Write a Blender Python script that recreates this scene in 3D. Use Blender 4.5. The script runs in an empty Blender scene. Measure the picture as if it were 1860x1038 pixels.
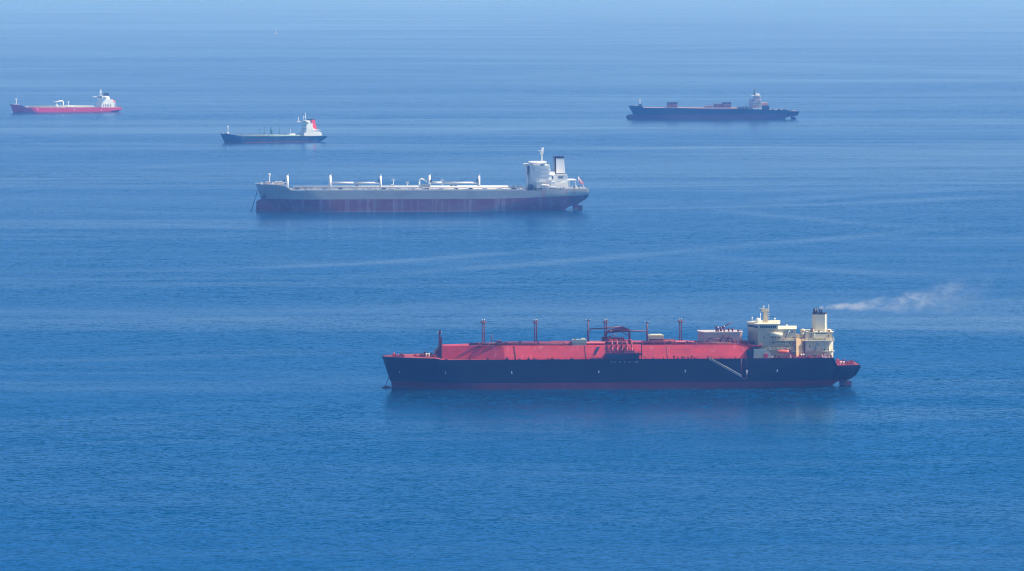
import bpy, math, random
from mathutils import Vector, Matrix
random.seed(7)
R = math.radians
C = bpy.context.scene.collection
scene = bpy.context.scene

# ---------------------------------------------------------------- camera, sky, sun, exposure
FPX, HC, PITCH = 10200.0, 271.0, R(3.473)
cam = bpy.data.cameras.new('camera'); camo = bpy.data.objects.new('camera', cam); C.objects.link(camo)
camo.location = (0, 0, HC); camo.rotation_euler = (math.pi/2 - PITCH, 0, 0)
cam.sensor_width = 36; cam.lens = 36*FPX/1860; cam.clip_start = 10; cam.clip_end = 400000
scene.camera = camo
SUN_EL, SUN_AZ = R(47), R(91)            # azimuth measured from the camera's side towards the right
sdir = Vector((math.sin(SUN_AZ)*math.cos(SUN_EL), -math.cos(SUN_AZ)*math.cos(SUN_EL), math.sin(SUN_EL)))
w = bpy.data.worlds.new('World'); scene.world = w; w.use_nodes = True
nt = w.node_tree; bg = nt.nodes['Background']; sk = nt.nodes.new('ShaderNodeTexSky'); sk.sky_type = 'NISHITA'
sk.sun_disc = False; sk.sun_elevation = SUN_EL; sk.sun_rotation = math.atan2(sdir.x, sdir.y)
sk.altitude = 100; sk.air_density = 1.0; sk.dust_density = 2.5; sk.ozone_density = 3.5
nt.links.new(sk.outputs[0], bg.inputs[0]); bg.inputs[1].default_value = 0.10
sun = bpy.data.lights.new('sun', 'SUN'); sun.energy = 5.0; sun.angle = R(0.5); sun.color = (1, .93, .82)
suno = bpy.data.objects.new('sun', sun); C.objects.link(suno); suno.rotation_euler = sdir.to_track_quat('Z', 'Y').to_euler()
scene.view_settings.view_transform = 'Standard'; scene.view_settings.look = 'None'
scene.view_settings.exposure = 0.31; scene.view_settings.gamma = 1
scene.cycles.volume_bounces = 1; scene.cycles.max_bounces = 8; scene.cycles.filter_width = 1.1
scene.cycles.use_denoising = True; scene.cycles.denoising_input_passes = 'RGB_ALBEDO_NORMAL'; scene.cycles.denoising_prefilter = 'ACCURATE'

# ---------------------------------------------------------------- mesh helpers
def link(o, parent=None, label=None, cat=None, group=None, kind=None):
    C.objects.link(o)
    if parent: o.parent = parent
    if label: o['label'] = label
    if cat: o['category'] = cat
    if group: o['group'] = group
    if kind: o['kind'] = kind
    return o

class MB:
    def __init__(s): s.v = []; s.f = []; s.sm = []
    def add(s, vs, fs, smooth=False):
        n = len(s.v); s.v += [tuple(p) for p in vs]; s.f += [tuple(i+n for i in f) for f in fs]; s.sm += [smooth]*len(fs); return s
    def box(s, x0, x1, y0, y1, z0, z1, tx=0, ty=0):
        x0, x1 = sorted((x0, x1)); y0, y1 = sorted((y0, y1)); z0, z1 = sorted((z0, z1))
        vs = [(x0,y0,z0),(x1,y0,z0),(x1,y1,z0),(x0,y1,z0),(x0+tx,y0+ty,z1),(x1-tx,y0+ty,z1),(x1-tx,y1-ty,z1),(x0+tx,y1-ty,z1)]
        return s.add(vs, [(3,2,1,0),(4,5,6,7),(0,1,5,4),(1,2,6,5),(2,3,7,6),(3,0,4,7)])
    def tube(s, p0, p1, r0, r1=None, n=10, cap=True):
        r1 = r0 if r1 is None else r1; a = Vector(p0); b = Vector(p1); d = (b-a).normalized()
        u = d.cross(Vector((0, 0, 1)))
        if u.length < 1e-3: u = Vector((1, 0, 0))
        u.normalize(); w_ = d.cross(u); vs = []
        for k in range(n):
            t = 2*math.pi*k/n; e = u*math.cos(t)+w_*math.sin(t); vs += [a+e*r0, b+e*r1]
        s.add(vs, [(2*k, 2*((k+1) % n), 2*((k+1) % n)+1, 2*k+1) for k in range(n)], True)
        if cap:
            m = len(s.v)-2*n
            s.f += [tuple(m+2*k for k in range(n)), tuple(m+2*k+1 for k in reversed(range(n)))]; s.sm += [False]*2
        return s
    def path(s, pts, r, n=8):
        for a, b in zip(pts, pts[1:]): s.tube(a, b, r, n=n)
        return s
    def xz(s, pts, y0, y1):                       # a side-view outline given thickness across the ship
        n = len(pts); vs = [(x, y0, z) for x, z in pts]+[(x, y1, z) for x, z in pts]
        return s.add(vs, [tuple(range(n)), tuple(range(2*n-1, n-1, -1))]+[(k, k+n, (k+1) % n+n, (k+1) % n) for k in range(n)])
    def xy(s, pts, z0, z1, k=1.0):                # a plan outline raised from z0 to z1
        n = len(pts); cx = sum(p[0] for p in pts)/n; cy = sum(p[1] for p in pts)/n
        vs = [(x, y, z0) for x, y in pts]+[(cx+(x-cx)*k, cy+(y-cy)*k, z1) for x, y in pts]
        return s.add(vs, [tuple(reversed(range(n))), tuple(range(n, 2*n))]+[(k_, (k_+1) % n, (k_+1) % n+n, k_+n) for k_ in range(n)])
    def ball(s, c, r, n=12, m=7, sx=1, sy=1, sz=1):
        vs = []; fs = []
        for j in range(m+1):
            a = math.pi*j/m
            for k in range(n):
                b = 2*math.pi*k/n; vs.append((c[0]+sx*r*math.sin(a)*math.cos(b), c[1]+sy*r*math.sin(a)*math.sin(b), c[2]+sz*r*math.cos(a)))
        for j in range(m):
            for k in range(n): fs.append((j*n+k, (j+1)*n+k, (j+1)*n+(k+1) % n, j*n+(k+1) % n))
        return s.add(vs, fs, True)
    def build(s, name, mat, parent=None, **kw):
        me = bpy.data.meshes.new(name); me.from_pydata(s.v, [], s.f); me.update()
        me.polygons.foreach_set('use_smooth', s.sm)
        for m in (mat if isinstance(mat, list) else [mat]): me.materials.append(m)
        import bmesh
        bm = bmesh.new(); bm.from_mesh(me); bmesh.ops.recalc_face_normals(bm, faces=bm.faces); bm.to_mesh(me); bm.free()
        return link(bpy.data.objects.new(name, me), parent, **kw)

# ---------------------------------------------------------------- materials
def newmat(name):
    m = bpy.data.materials.new(name); m.use_nodes = True; t = m.node_tree
    return m, t, t.nodes['Principled BSDF']
def N(t, kind, **kw):
    n = t.nodes.new('ShaderNode'+kind)
    for k, v in kw.items():
        if k[0] == 'i' and k[1:].isdigit(): n.inputs[int(k[1:])].default_value = v
        else: setattr(n, k, v)
    return n
def math_(t, op, a, b=None, c=None, clamp=False):
    n = t.nodes.new('ShaderNodeMath'); n.operation = op; n.use_clamp = clamp
    for i, v in enumerate((a, b, c)):
        if v is None: continue
        if isinstance(v, (int, float)): n.inputs[i].default_value = v
        else: t.links.new(v, n.inputs[i])
    return n.outputs[0]
def mix(t, fac, a, b):
    n = t.nodes.new('ShaderNodeMix'); n.data_type = 'RGBA'
    for i, v in ((0, fac), (6, a), (7, b)):
        if isinstance(v, (int, float)): n.inputs[i].default_value = v
        elif isinstance(v, tuple): n.inputs[i].default_value = (*v, 1)
        else: t.links.new(v, n.inputs[i])
    return n.outputs[2]
def noise(t, vec, scale, detail=3, rough=.5, sx=(1, 1, 1), dist=0):
    mp = N(t, 'Mapping'); mp.inputs['Scale'].default_value = sx; t.links.new(vec, mp.inputs[0])
    n = N(t, 'TexNoise'); n.inputs['Scale'].default_value = scale; n.inputs['Detail'].default_value = detail
    n.inputs['Roughness'].default_value = rough; n.inputs['Distortion'].default_value = dist
    t.links.new(mp.outputs[0], n.inputs['Vector']); return n
def ramp(t, v, lo, hi, a=0.0, b=1.0):
    n = N(t, 'MapRange', interpolation_type='SMOOTHSTEP'); t.links.new(v, n.inputs[0])
    for i, q in ((1, lo), (2, hi), (3, a), (4, b)): n.inputs[i].default_value = q
    return n.outputs[0]
_m = {}
def paint(name, col, rough=.45, wear=.25, metal=0, rust=0.0):
    if name in _m: return _m[name]
    m, t, p = newmat(name); tc = N(t, 'TexCoord').outputs['Object']
    n1 = noise(t, tc, .6, 5, .6, (1, 1, .35)).outputs[0]
    k = ramp(t, n1, .35, .75)
    c = mix(t, math_(t, 'MULTIPLY', k, wear), col, tuple(x*.55 for x in col))
    if rust:
        n2 = noise(t, tc, .5, 4, .65, (1, 1, .12)).outputs[0]
        c = mix(t, math_(t, 'MULTIPLY', ramp(t, n2, .60, .74), rust), c, (.30, .11, .04))
    t.links.new(c, p.inputs['Base Color']); p.inputs['Roughness'].default_value = rough; p.inputs['Metallic'].default_value = metal
    _m[name] = m; return m
def hull_paint(name, upper, lower, zline, x0=1e5, k=0.0, stain=(.25, .25, .25), amt=.3, rusts=(), rough=.4, band=None, plates=.12, pales=(), fringe=(.06, .06, .05)):
    m, t, p = newmat(name); tc = N(t, 'TexCoord').outputs['Object']
    sp = N(t, 'SeparateXYZ'); t.links.new(tc, sp.inputs[0]); X, Z = sp.outputs[0], sp.outputs[2]
    wob = noise(t, tc, .12, 4, .7).outputs[0]
    zl = math_(t, 'ADD', math_(t, 'MULTIPLY', math_(t, 'MAXIMUM', math_(t, 'SUBTRACT', X, x0), 0), k), zline)
    zl = math_(t, 'ADD', zl, math_(t, 'MULTIPLY', math_(t, 'SUBTRACT', wob, .5), .5))
    up = math_(t, 'GREATER_THAN', Z, zl)
    c = mix(t, up, lower, upper)
    if band:
        z0, z1, bc = band
        c = mix(t, math_(t, 'MULTIPLY', math_(t, 'GREATER_THAN', Z, z0), math_(t, 'LESS_THAN', Z, z1)), c, bc)
    st = noise(t, tc, .22, 5, .65, (1, 1, .06)).outputs[0]
    c = mix(t, math_(t, 'MULTIPLY', ramp(t, st, .52, .72), amt), c, stain)
    pt = noise(t, tc, .035, 3, .6, (1, 1, 3)).outputs[0]
    c = mix(t, math_(t, 'MULTIPLY', ramp(t, pt, .45, .62), plates), c, tuple((a+b)*.3 for a, b in zip(upper, stain)))
    # hull slime at the waterline
    c = mix(t, math_(t, 'MULTIPLY', ramp(t, Z, 1.6, .1), .5), c, fringe)
    for xr, wd, am in pales:
        am *= .6; d = ramp(t, math_(t, 'ABSOLUTE', math_(t, 'SUBTRACT', X, xr)), wd, 0)
        c = mix(t, math_(t, 'MULTIPLY', math_(t, 'MULTIPLY', d, ramp(t, Z, zline+7, zline-3)), math_(t, 'MULTIPLY', ramp(t, noise(t, tc, .5, 4, .7, (2, 1, .15)).outputs[0], .3, .6), am)), c, (.42, .40, .45))
    for xr, wd, zlo in rusts:
        d = math_(t, 'ABSOLUTE', math_(t, 'SUBTRACT', X, xr))
        g = math_(t, 'MULTIPLY', ramp(t, d, wd, 0), ramp(t, Z, zlo-1, zlo+3))
        g = math_(t, 'MULTIPLY', g, ramp(t, noise(t, tc, 1.2, 4, .7, (1, 1, .1)).outputs[0], .35, .6))
        c = mix(t, math_(t, 'MULTIPLY', g, .75), c, (.42, .17, .07))
    t.links.new(c, p.inputs['Base Color']); p.inputs['Roughness'].default_value = rough; p.inputs['Specular IOR Level'].default_value = .25
    return m

WHITE = paint('white ship paint', (.80, .80, .78), .4, .15, rust=.25)
WHITE2 = paint('bright white paint', (.85, .85, .83), .4, .08)
CREAM = paint('cream paint', (.62, .54, .37), .45, .25, rust=.15)
CREAM2 = paint('pale cream paint', (.82, .74, .52), .45, .12)
GREY = paint('grey green paint', (.36, .42, .36), .5, .25)
BEIGE = paint('beige pink paint', (.50, .37, .33), .5, .3, rust=.3)
RED = paint('faded red tank cover paint', (.58, .06, .06), .5, .2)
REDP = paint('pale red pipe paint', (.50, .07, .085), .5, .4)
DRED = paint('dark red mast paint', (.13, .010, .022), .5, .35)
BLACK = paint('black paint', (.015, .017, .022), .5, .2)
NAVY = paint('navy paint', (.005, .012, .045), .5, .2)
GLASS = paint('window glass', (.015, .03, .04), .08, .1)
LGREY = paint('light grey metal', (.5, .52, .52), .4, .3, .3)
ORANGE = paint('orange lifeboat paint', (.85, .16, .05), .4, .15)
DGREEN = paint('dark green deck paint', (.02, .12, .08), .6, .3)
LGREEN = paint('pale green paint', (.25, .42, .33), .6, .3)
RFUN = paint('bright red funnel paint', (.80, .045, .03), .45, .1)
STEEL = paint('dark steel', (.06, .06, .065), .5, .3)
PINKW = paint('stained pinkish white paint', (.62, .52, .50), .5, .4, rust=.5)
DECKW = paint('pale deck paint', (.60, .57, .55), .6, .4, rust=.3)
DECKR = paint('red deck paint', (.36, .05, .04), .6, .4)
CHAIN = paint('chain iron', (.05, .045, .04), .6, .3)

# ---------------------------------------------------------------- picture -> place
def ray(px, py):
    ca, sa = math.cos(PITCH), math.sin(PITCH); a = (px-930)/FPX; b = (py-519)/FPX
    return Vector((a, ca-b*sa, -sa-b*ca))
def ground(px, py):
    d = ray(px, py); k = HC/-d.z; return Vector((d.x*k, d.y*k, 0))

class Ship:
    def __init__(s, name, px, py, hb, yaw, **kw):
        g = ground(px, py); s.hb = hb; a = R(yaw)
        s.M = Matrix.Translation(g+Vector((-math.sin(a)*hb, math.cos(a)*hb, 0))) @ Matrix.Rotation(a, 4, 'Z')
        s.Mi = s.M.inverted(); s.cam = s.Mi @ Vector((0, 0, HC)); s.Rt = s.Mi.to_3x3()
        s.root = bpy.data.objects.new(name, None); s.root.matrix_world = s.M; link(s.root, **kw)
    def P(s, px, py, y):
        d = s.Rt @ ray(px, py); k = (y-s.cam.y)/d.y; return (s.cam.x+d.x*k, s.cam.z+d.z*k)
    def p3(s, px, py, y): x, z = s.P(px, py, y); return (x, y, z)
    def bx(s, mb, x0, x1, yt, yb, y0, y1, tx=0):         # box whose near face (at y0) spans these pixels
        a = s.P(x0, yb, y0); b = s.P(x1, yt, y0); return mb.box(a[0], b[0], y0, y1, a[1], b[1], tx)
    def box(s, name, x0, x1, yt, yb, y0, y1, mat, parent=None, tx=0):
        return s.bx(MB(), x0, x1, yt, yb, y0, y1, tx).build(name, mat, parent or s.root)
    def tb(s, mb, a, b, y, r, r1=None, n=8, y2=None): return mb.tube(s.p3(*a, y), s.p3(*b, y if y2 is None else y2), r, r1, n)
    def tube(s, name, a, b, y, r, mat, parent=None, r1=None, n=8, y2=None): return s.tb(MB(), a, b, y, r, r1, n, y2).build(name, mat, parent or s.root)
    def prof(s, mb, pts, y0, y1): return mb.xz([s.P(px, py, y0) for px, py in pts], y0, y1)
    def world(s, px, py, y): return s.M @ Vector(s.p3(px, py, y))

def lerp(tab, x):
    if x <= tab[0][0]: return tab[0][1]
    for (a, b), (c, d) in zip(tab, tab[1:]):
        if x <= c: return b+(d-b)*(x-a)/(c-a) if c > a else d
    return tab[-1][1]

def make_hull(S, stem, stern, sheer, bottom, mat, deckmat, Lw, Ld, Rw, Rd, tw, td, pb=.85, nu=90, nv=14, vk=.8, bulb=None, deck_drop=.25):
    """stem/stern: pixels on the centreline, from low to high; sheer: (px, py, y) along the near deck edge;
    bottom: pixels of the underside of the stern on the centreline"""
    st = sorted((z, x) for x, z in (S.P(px, py, 0) for px, py in stem)); sn = sorted((z, x) for x, z in (S.P(px, py, 0) for px, py in stern))
    sh = [S.P(*q) for q in sheer]; bt = [(-1e6, -4.0)]+[S.P(px, py, 0) for px, py in bottom]
    bt = [(x, z) for x, z in bt]
    xb = lambda z: lerp(st, z)
    xs = lambda z: lerp(sn, z)
    xbow, xst = xb(1e3), xs(1e3)
    zd = lambda x: lerp(sh, x); zb = lambda x: lerp(bt, x)
    us = sorted(set([.5-.5*math.cos(math.pi*i/nu) for i in range(nu+1)]+[min(1, max(0, (q[0]-xbow)/(xst-xbow))) for q in sh+bt[1:]]))
    hb = S.hb
    def half(x, v, b, e):
        Le = Lw+(Ld-Lw)*v; t = min(1, max(0, (x-b)/Le)); p = 1.25+(pb-1.25)*min(1, v*1.1)
        f = math.sin(math.pi/2*t)**p
        r = tw+(td-tw)*min(1, v/vk)**.8; Lr = Rw+(Rd-Rw)*min(1, v*.8/vk); t = min(1, max(0, (e-x)/Lr))
        return hb*f*(r+(1-r)*math.sin(math.pi/2*t)**(1.4-.5*v))
    vs = []; fs = []; rows = [None]+[j/nv for j in range(nv+1)]; m = len(rows)
    for u in us:
        col = []
        for v in rows:
            vv = v or 0
            zbow = -4+(zd(xbow)+4)*vv; b = xb(zbow); zst = zb(xst)+(zd(xst)-zb(xst))*vv; e = xs(zst)
            x = b+(e-b)*u; z = zb(x)+(zd(x)-zb(x))*vv
            col.append((x, 0 if v is None else half(x, vv, b, e), z))
        vs += [(x, -y, z) for x, y, z in reversed(col)]+[(x, y, z) for x, y, z in col[1:]]
    W = 2*m-1
    for i in range(len(us)-1):
        for k in range(W-1): a = i*W+k; fs.append((a, a+1, a+W+1, a+W))
    l = (len(us)-1)*W
    for k in range(m-1): fs.append((l+k, l+k+1, l+W-2-k, l+W-1-k))
    mb = MB(); mb.add(vs, fs, True); mb.sm[-(m-1):] = [False]*(m-1)
    if bulb: bulb(mb)
    hull = mb.build('hull', mat, S.root)
    hull.data.set_sharp_from_angle(angle=R(35))
    dv = []; df = []
    for i in range(len(us)):
        a = vs[i*W]; dv += [(a[0], a[1]*.995, a[2]-deck_drop), (a[0], -a[1]*.995, a[2]-deck_drop)]
    for i in range(len(us)-1): df.append((2*i, 2*i+2, 2*i+3, 2*i+1))
    MB().add(dv, df).build('deck', deckmat, S.root)
    return hull, (lambda x: half(x, 1, xbow, xst)), zd

def clutter(S, name, x0, x1, y0, y1, n, mat, w=(.6, 2), h=(.5, 1.6), zf=None, dep=(.6, 2)):
    """small separate deck fittings between two pixels along the ship"""
    xa = S.P(x0, 600, y0)[0]; xb_ = S.P(x1, 600, y0)[0]
    for _ in range(n):
        x = random.uniform(xa, xb_); y = random.uniform(y0, y1); z = zf(x)-.3; a = random.uniform(*w); b = random.uniform(*h); d = random.uniform(*dep)
        mb = MB(); mb.box(x, x+a, y, y+d, z, z+b*.55)
        if random.random() < .5: mb.tube((x+a*.5, y+d*.2, z+b*.8), (x+a*.5, y+d*.8, z+b*.8), b*.35)
        else: mb.tube((x+a*.5, y+d*.5, z+b*.5), (x+a*.5, y+d*.5, z+b*1.2), min(a, d)*.25)
        mb.build(name, mat if not isinstance(mat, list) else random.choice(mat), S.root)

def railing(S, name, pts, h, mat, step=3.0, r=.05, parent=None):
    """pts: local 3D points of the foot of the rail"""
    mb = MB()
    for a, b in zip(pts, pts[1:]):
        a = Vector(a); b = Vector(b); L = (b-a).length; n = max(1, int(L/step)); up = Vector((0, 0, h))
        mb.tube(a+up, b+up, r, n=4, cap=False); mb.tube(a+up*.5, b+up*.5, r*.8, n=4, cap=False)
        for i in range(n+1): q = a.lerp(b, i/n); mb.tube(q, q+up, r*.8, n=4, cap=False)
    return mb.build(name, mat, parent or S.root)
def edge_rail(S, half, zd, x0p, x1p, mat, h=1.2, n=24, side=-1, inset=.3, r=.05):
    xa = S.P(x0p, 600, -S.hb)[0]; xb_ = S.P(x1p, 600, -S.hb)[0]
    pts = [(x, side*max(0, half(x)-inset), zd(x)-.05) for x in (xa+(xb_-xa)*i/n for i in range(n+1))]
    return railing(S, 'railing', pts, h, mat, r=r)
def windows(S, parent, pxs, py0, py1, y, wpx, mat=GLASS, depth=.25):
    for px in pxs: S.box('window', px, px+wpx, py0, py1, y-.06, y+depth, mat, parent)

# ================================================================ the sea
def make_water():
    m, t, p = newmat('sea water')
    pos = N(t, 'NewGeometry').outputs['Position']
    sp = N(t, 'SeparateXYZ'); t.links.new(pos, sp.inputs[0]); X, Y = sp.outputs[0], sp.outputs[1]
    # slicks: long calm streaks on the sea
    s1 = noise(t, pos, 1/900, 5, .62, (.22, 1, 1), .6).outputs[0]
    s2 = noise(t, pos, 1/260, 4, .6, (.16, 1, 1), .8).outputs[0]
    s3 = noise(t, pos, 1/2600, 3, .5, (.5, 1, 1), .3).outputs[0]
    slick = math_(t, 'ADD', math_(t, 'MULTIPLY', ramp(t, s1, .49, .62), .6), math_(t, 'MULTIPLY', ramp(t, s2, .52, .64), .4))
    s5 = noise(t, pos, 1/75, 4, .6, (.2, 1, 1), .8).outputs[0]
    slick = math_(t, 'ADD', slick, math_(t, 'MULTIPLY', ramp(t, s5, .50, .66), .22))
    slick = math_(t, 'MULTIPLY', slick, math_(t, 'MULTIPLY', ramp(t, s3, .38, .60, .35, 1.1), ramp(t, Y, 2600, 5200, .42, 1.0)))
    # old wakes: narrow curved calm bands,  y = a + b x + c x^2
    def wake(pts, wid, amt, x0, x1):
        g = [ground(*q) for q in pts]; (xa, ya), (xb_, yb), (xc, yc) = [(q.x, q.y) for q in g]
        c = ((yc-ya)/(xc-xa)-(yb-ya)/(xb_-xa))/(xc-xb_); b = (yb-ya)/(xb_-xa)-c*(xa+xb_); a = ya-b*xa-c*xa*xa
        f = math_(t, 'ADD', math_(t, 'MULTIPLY', math_(t, 'MULTIPLY', X, X), c), math_(t, 'ADD', math_(t, 'MULTIPLY', X, b), a))
        wob = math_(t, 'MULTIPLY', math_(t, 'SUBTRACT', s1, .5), wid*7)
        d = math_(t, 'ABSOLUTE', math_(t, 'ADD', math_(t, 'SUBTRACT', Y, f), wob))
        g_ = math_(t, 'MULTIPLY', ramp(t, d, wid*1.5, 0), math_(t, 'MULTIPLY', ramp(t, X, x0-120, x0+120), ramp(t, X, x1+150, x1-150)))
        return math_(t, 'MULTIPLY', math_(t, 'MULTIPLY', g_, ramp(t, s2, .36, .56, .35, 1.0)), amt*1.05)
    for pts, wid, amt, px0, px1 in WAKES:
        x0 = ground(px0, pts[0][1]).x; x1 = ground(px1, pts[2][1]).x
        slick = math_(t, 'MAXIMUM', slick, wake(pts, wid, amt, x0, x1))
    slick = math_(t, 'MINIMUM', slick, 1.0)
    s4 = noise(t, pos, 1/420, 3, .55, (.35, 1, 1), .4).outputs[0]
    # wave slopes
    tot = None
    for sc, am, det in WAVES:
        n = noise(t, pos, sc, det, .6, (.75, 1, 1))
        v = N(t, 'VectorMath', operation='SUBTRACT'); t.links.new(n.outputs[1], v.inputs[0]); v.inputs[1].default_value = (.5, .5, .5)
        k = N(t, 'VectorMath', operation='MULTIPLY'); t.links.new(v.outputs[0], k.inputs[0]); k.inputs[1].default_value = (am*.7, am, 0)
        if tot is None: tot = k.outputs[0]
        else:
            q = N(t, 'VectorMath', operation='ADD'); t.links.new(tot, q.inputs[0]); t.links.new(k.outputs[0], q.inputs[1]); tot = q.outputs[0]
    amp = math_(t, 'SUBTRACT', 1.0, math_(t, 'MULTIPLY', slick, SLICK_CALM))
    sc_ = N(t, 'VectorMath', operation='SCALE'); t.links.new(tot, sc_.inputs[0]); t.links.new(amp, sc_.inputs['Scale'])
    ad = N(t, 'VectorMath', operation='ADD'); t.links.new(sc_.outputs[0], ad.inputs[0]); ad.inputs[1].default_value = (0, -WIND_TILT, 1)
    nm = N(t, 'VectorMath', operation='NORMALIZE'); t.links.new(ad.outputs[0], nm.inputs[0])
    geo = N(t, 'NewGeometry'); dt = N(t, 'VectorMath', operation='DOT_PRODUCT')
    t.links.new(geo.outputs['Incoming'], dt.inputs[0]); dt.inputs[1].default_value = (0, 0, 1)
    cosv = math_(t, 'MAXIMUM', dt.outputs['Value'], 0)
    so = N(t, 'SeparateXYZ'); t.links.new(sc_.outputs[0], so.inputs[0])
    # reflectance of a rippled sea: near 1 at grazing view, less where a ripple leans to the viewer
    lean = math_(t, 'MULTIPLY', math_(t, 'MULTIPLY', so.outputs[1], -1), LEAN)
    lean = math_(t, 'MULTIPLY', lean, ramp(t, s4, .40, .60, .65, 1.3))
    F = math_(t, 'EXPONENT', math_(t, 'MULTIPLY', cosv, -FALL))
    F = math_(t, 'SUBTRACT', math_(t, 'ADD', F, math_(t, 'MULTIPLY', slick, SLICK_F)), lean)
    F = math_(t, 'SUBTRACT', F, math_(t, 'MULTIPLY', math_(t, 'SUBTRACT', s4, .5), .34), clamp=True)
    t.nodes.remove(p); gl = N(t, 'BsdfGlossy'); df = N(t, 'BsdfDiffuse'); mx = N(t, 'MixShader')
    t.links.new(nm.outputs[0], gl.inputs['Normal'])
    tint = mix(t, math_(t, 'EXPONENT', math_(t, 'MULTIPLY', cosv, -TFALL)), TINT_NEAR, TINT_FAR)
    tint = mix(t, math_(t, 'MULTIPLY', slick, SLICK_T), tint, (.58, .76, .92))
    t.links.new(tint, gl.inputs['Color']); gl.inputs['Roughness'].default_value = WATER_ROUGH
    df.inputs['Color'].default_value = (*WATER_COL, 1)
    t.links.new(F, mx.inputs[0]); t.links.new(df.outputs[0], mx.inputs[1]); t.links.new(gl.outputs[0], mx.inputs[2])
    t.links.new(mx.outputs[0], t.nodes['Material Output'].inputs['Surface'])
    mb = MB(); xs_ = [-60000, -8000, 0, 8000, 60000]; ys_ = [-3000, 0, 4000, 10000, 20000, 40000, 90000]
    vs = [(x, y, 0) for y in ys_ for x in xs_]; n = len(xs_)
    mb.add(vs, [(j*n+i, j*n+i+1, (j+1)*n+i+1, (j+1)*n+i) for j in range(len(ys_)-1) for i in range(n-1)])
    return mb.build('sea', m, kind='structure', label='blue sea with fine ripples and pale curved calm streaks')
WATER_COL = (.0, .05, .14); WATER_ROUGH = .19; SLICK_CALM = .6; WIND_TILT = .02
FALL, TFALL, LEAN, SLICK_F, SLICK_T = 4.0, 33.0, 24.0, .30, .8
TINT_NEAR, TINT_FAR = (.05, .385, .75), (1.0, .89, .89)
WAVES = [(1/2.8, .13, 2), (1/1.4, .10, 1), (1/8.5, .05, 2), (1/30., .03, 2)]
WAKES = [  # three points of the band in the photograph, half width in metres, strength, ends
    ([(930, 488), (1250, 462), (1680, 424)], 50, .55, 700, 1720),
    ([(0, 498), (400, 494), (930, 464)], 40, .6, -60, 1050),
    ([(1330, 384), (1500, 402), (1720, 424)], 75, .45, 1280, 1750),
    ([(1250, 468), (1450, 490), (1860, 504)], 60, .42, 1240, 1900),
    ([(1070, 380), (1300, 376), (1860, 355)], 50, .5, 1060, 1900),
    ([(1380, 366), (1600, 352), (1860, 338)], 60, .45, 1360, 1900),
    ([(0, 408), (300, 412), (600, 428)], 60, .5, -60, 600),
    ([(0, 380), (230, 382), (450, 386)], 50, .45, -60, 450),
    ([(0, 98), (300, 97), (930, 104)], 420, .6, -60, 1900),
    ([(900, 140), (1300, 130), (1800, 128)], 250, .4, 860, 1900),
    ([(180, 310), (300, 302), (400, 298)], 80, .5, 150, 420),
    ([(0, 660), (350, 652), (700, 640)], 26, .4, -60, 690),
    ([(0, 770), (150, 762), (330, 752)], 22, .35, -60, 330),
    ([(520, 268), (900, 275), (1100, 270)], 90, .4, 420, 1150),
    ([(1560, 716), (1700, 713), (1860, 716)], 26, .5, 1565, 1900),
    ([(1600, 550), (1730, 556), (1860, 556)], 30, .25, 1560, 1900),
]
rw = random.Random(21)
for _ in range(16):
    px = rw.uniform(-100, 1500); py = rw.choice((rw.uniform(90, 330), rw.uniform(270, 600), rw.uniform(560, 820))); L_ = rw.uniform(180, 480); sl = rw.uniform(-14, 14); cv = rw.uniform(-9, 9)
    dist = ground(px, py).y
    WAKES.append(([(px, py), (px+L_*.5, py+sl*.5+cv), (px+L_, py+sl)], dist*dist/(HC*FPX)*rw.uniform(2.2, 5.5), rw.uniform(.22, .5), px, px+L_))
make_water()

# ================================================================ gas carrier (nearest ship)
G = Ship('gas_carrier', 1125, 707.5, 21.5, 4, label='long dark blue gas carrier with pink red tank cover and cream deckhouse, the nearest ship', cat='ship')
P = G.P
def g_bulb(mb):
    x, z = P(702, 703, 0); mb.ball((x, 0, z-2.2), 3.6, sx=1.15, sy=.7, sz=.75)
navy_hull = hull_paint('navy hull paint', (.001, .003, .012), (.15, .012, .030), P(1125, 695, -21.5)[1], stain=(.008, .012, .025), amt=.35, plates=.25, rough=.5)
ghull, ghalf, gzd = make_hull(G,
    stem=[(711, 720), (711, 696), (708, 690), (693.5, 647)],
    stern=[(1535, 694), (1543, 690), (1552, 680), (1557, 664)],
    sheer=[(693.5, 647, 0), (700, 648, -5), (730, 649.5, -14), (790, 651, -20), (803, 654, -21), (900, 653.8, -21.5), (1125, 652.5, -21.5), (1350, 651.3, -21.5), (1500, 650.3, -19.5), (1514, 650.2, -18.5), (1521, 664, -18), (1557, 663, -15)],
    bottom=[(1500, 712), (1511, 700), (1517, 694.5), (1524, 692), (1535, 691.5), (1547, 688)],
    mat=navy_hull, deckmat=DECKR, Lw=62, Ld=34, Rw=95, Rd=40, tw=.03, td=.72, pb=.62, bulb=g_bulb)
# rudder and its horn
mb = MB(); G.prof(mb, [(1524.5, 688), (1536, 688), (1534, 712), (1526, 712)], -.9, .9); mb.build('skeg', NAVY, G.root)
mb = MB(); G.prof(mb, [(1536, 691.5), (1547, 692.5), (1546, 712), (1535.5, 712)], -.5, .5); mb.build('rudder', paint('rudder red', (.16, .015, .02), .5, .3), G.root)
# anchor chain
G.tube('anchor_chain', (707, 683), (699, 704.5), -1.8, .22, CHAIN)
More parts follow.
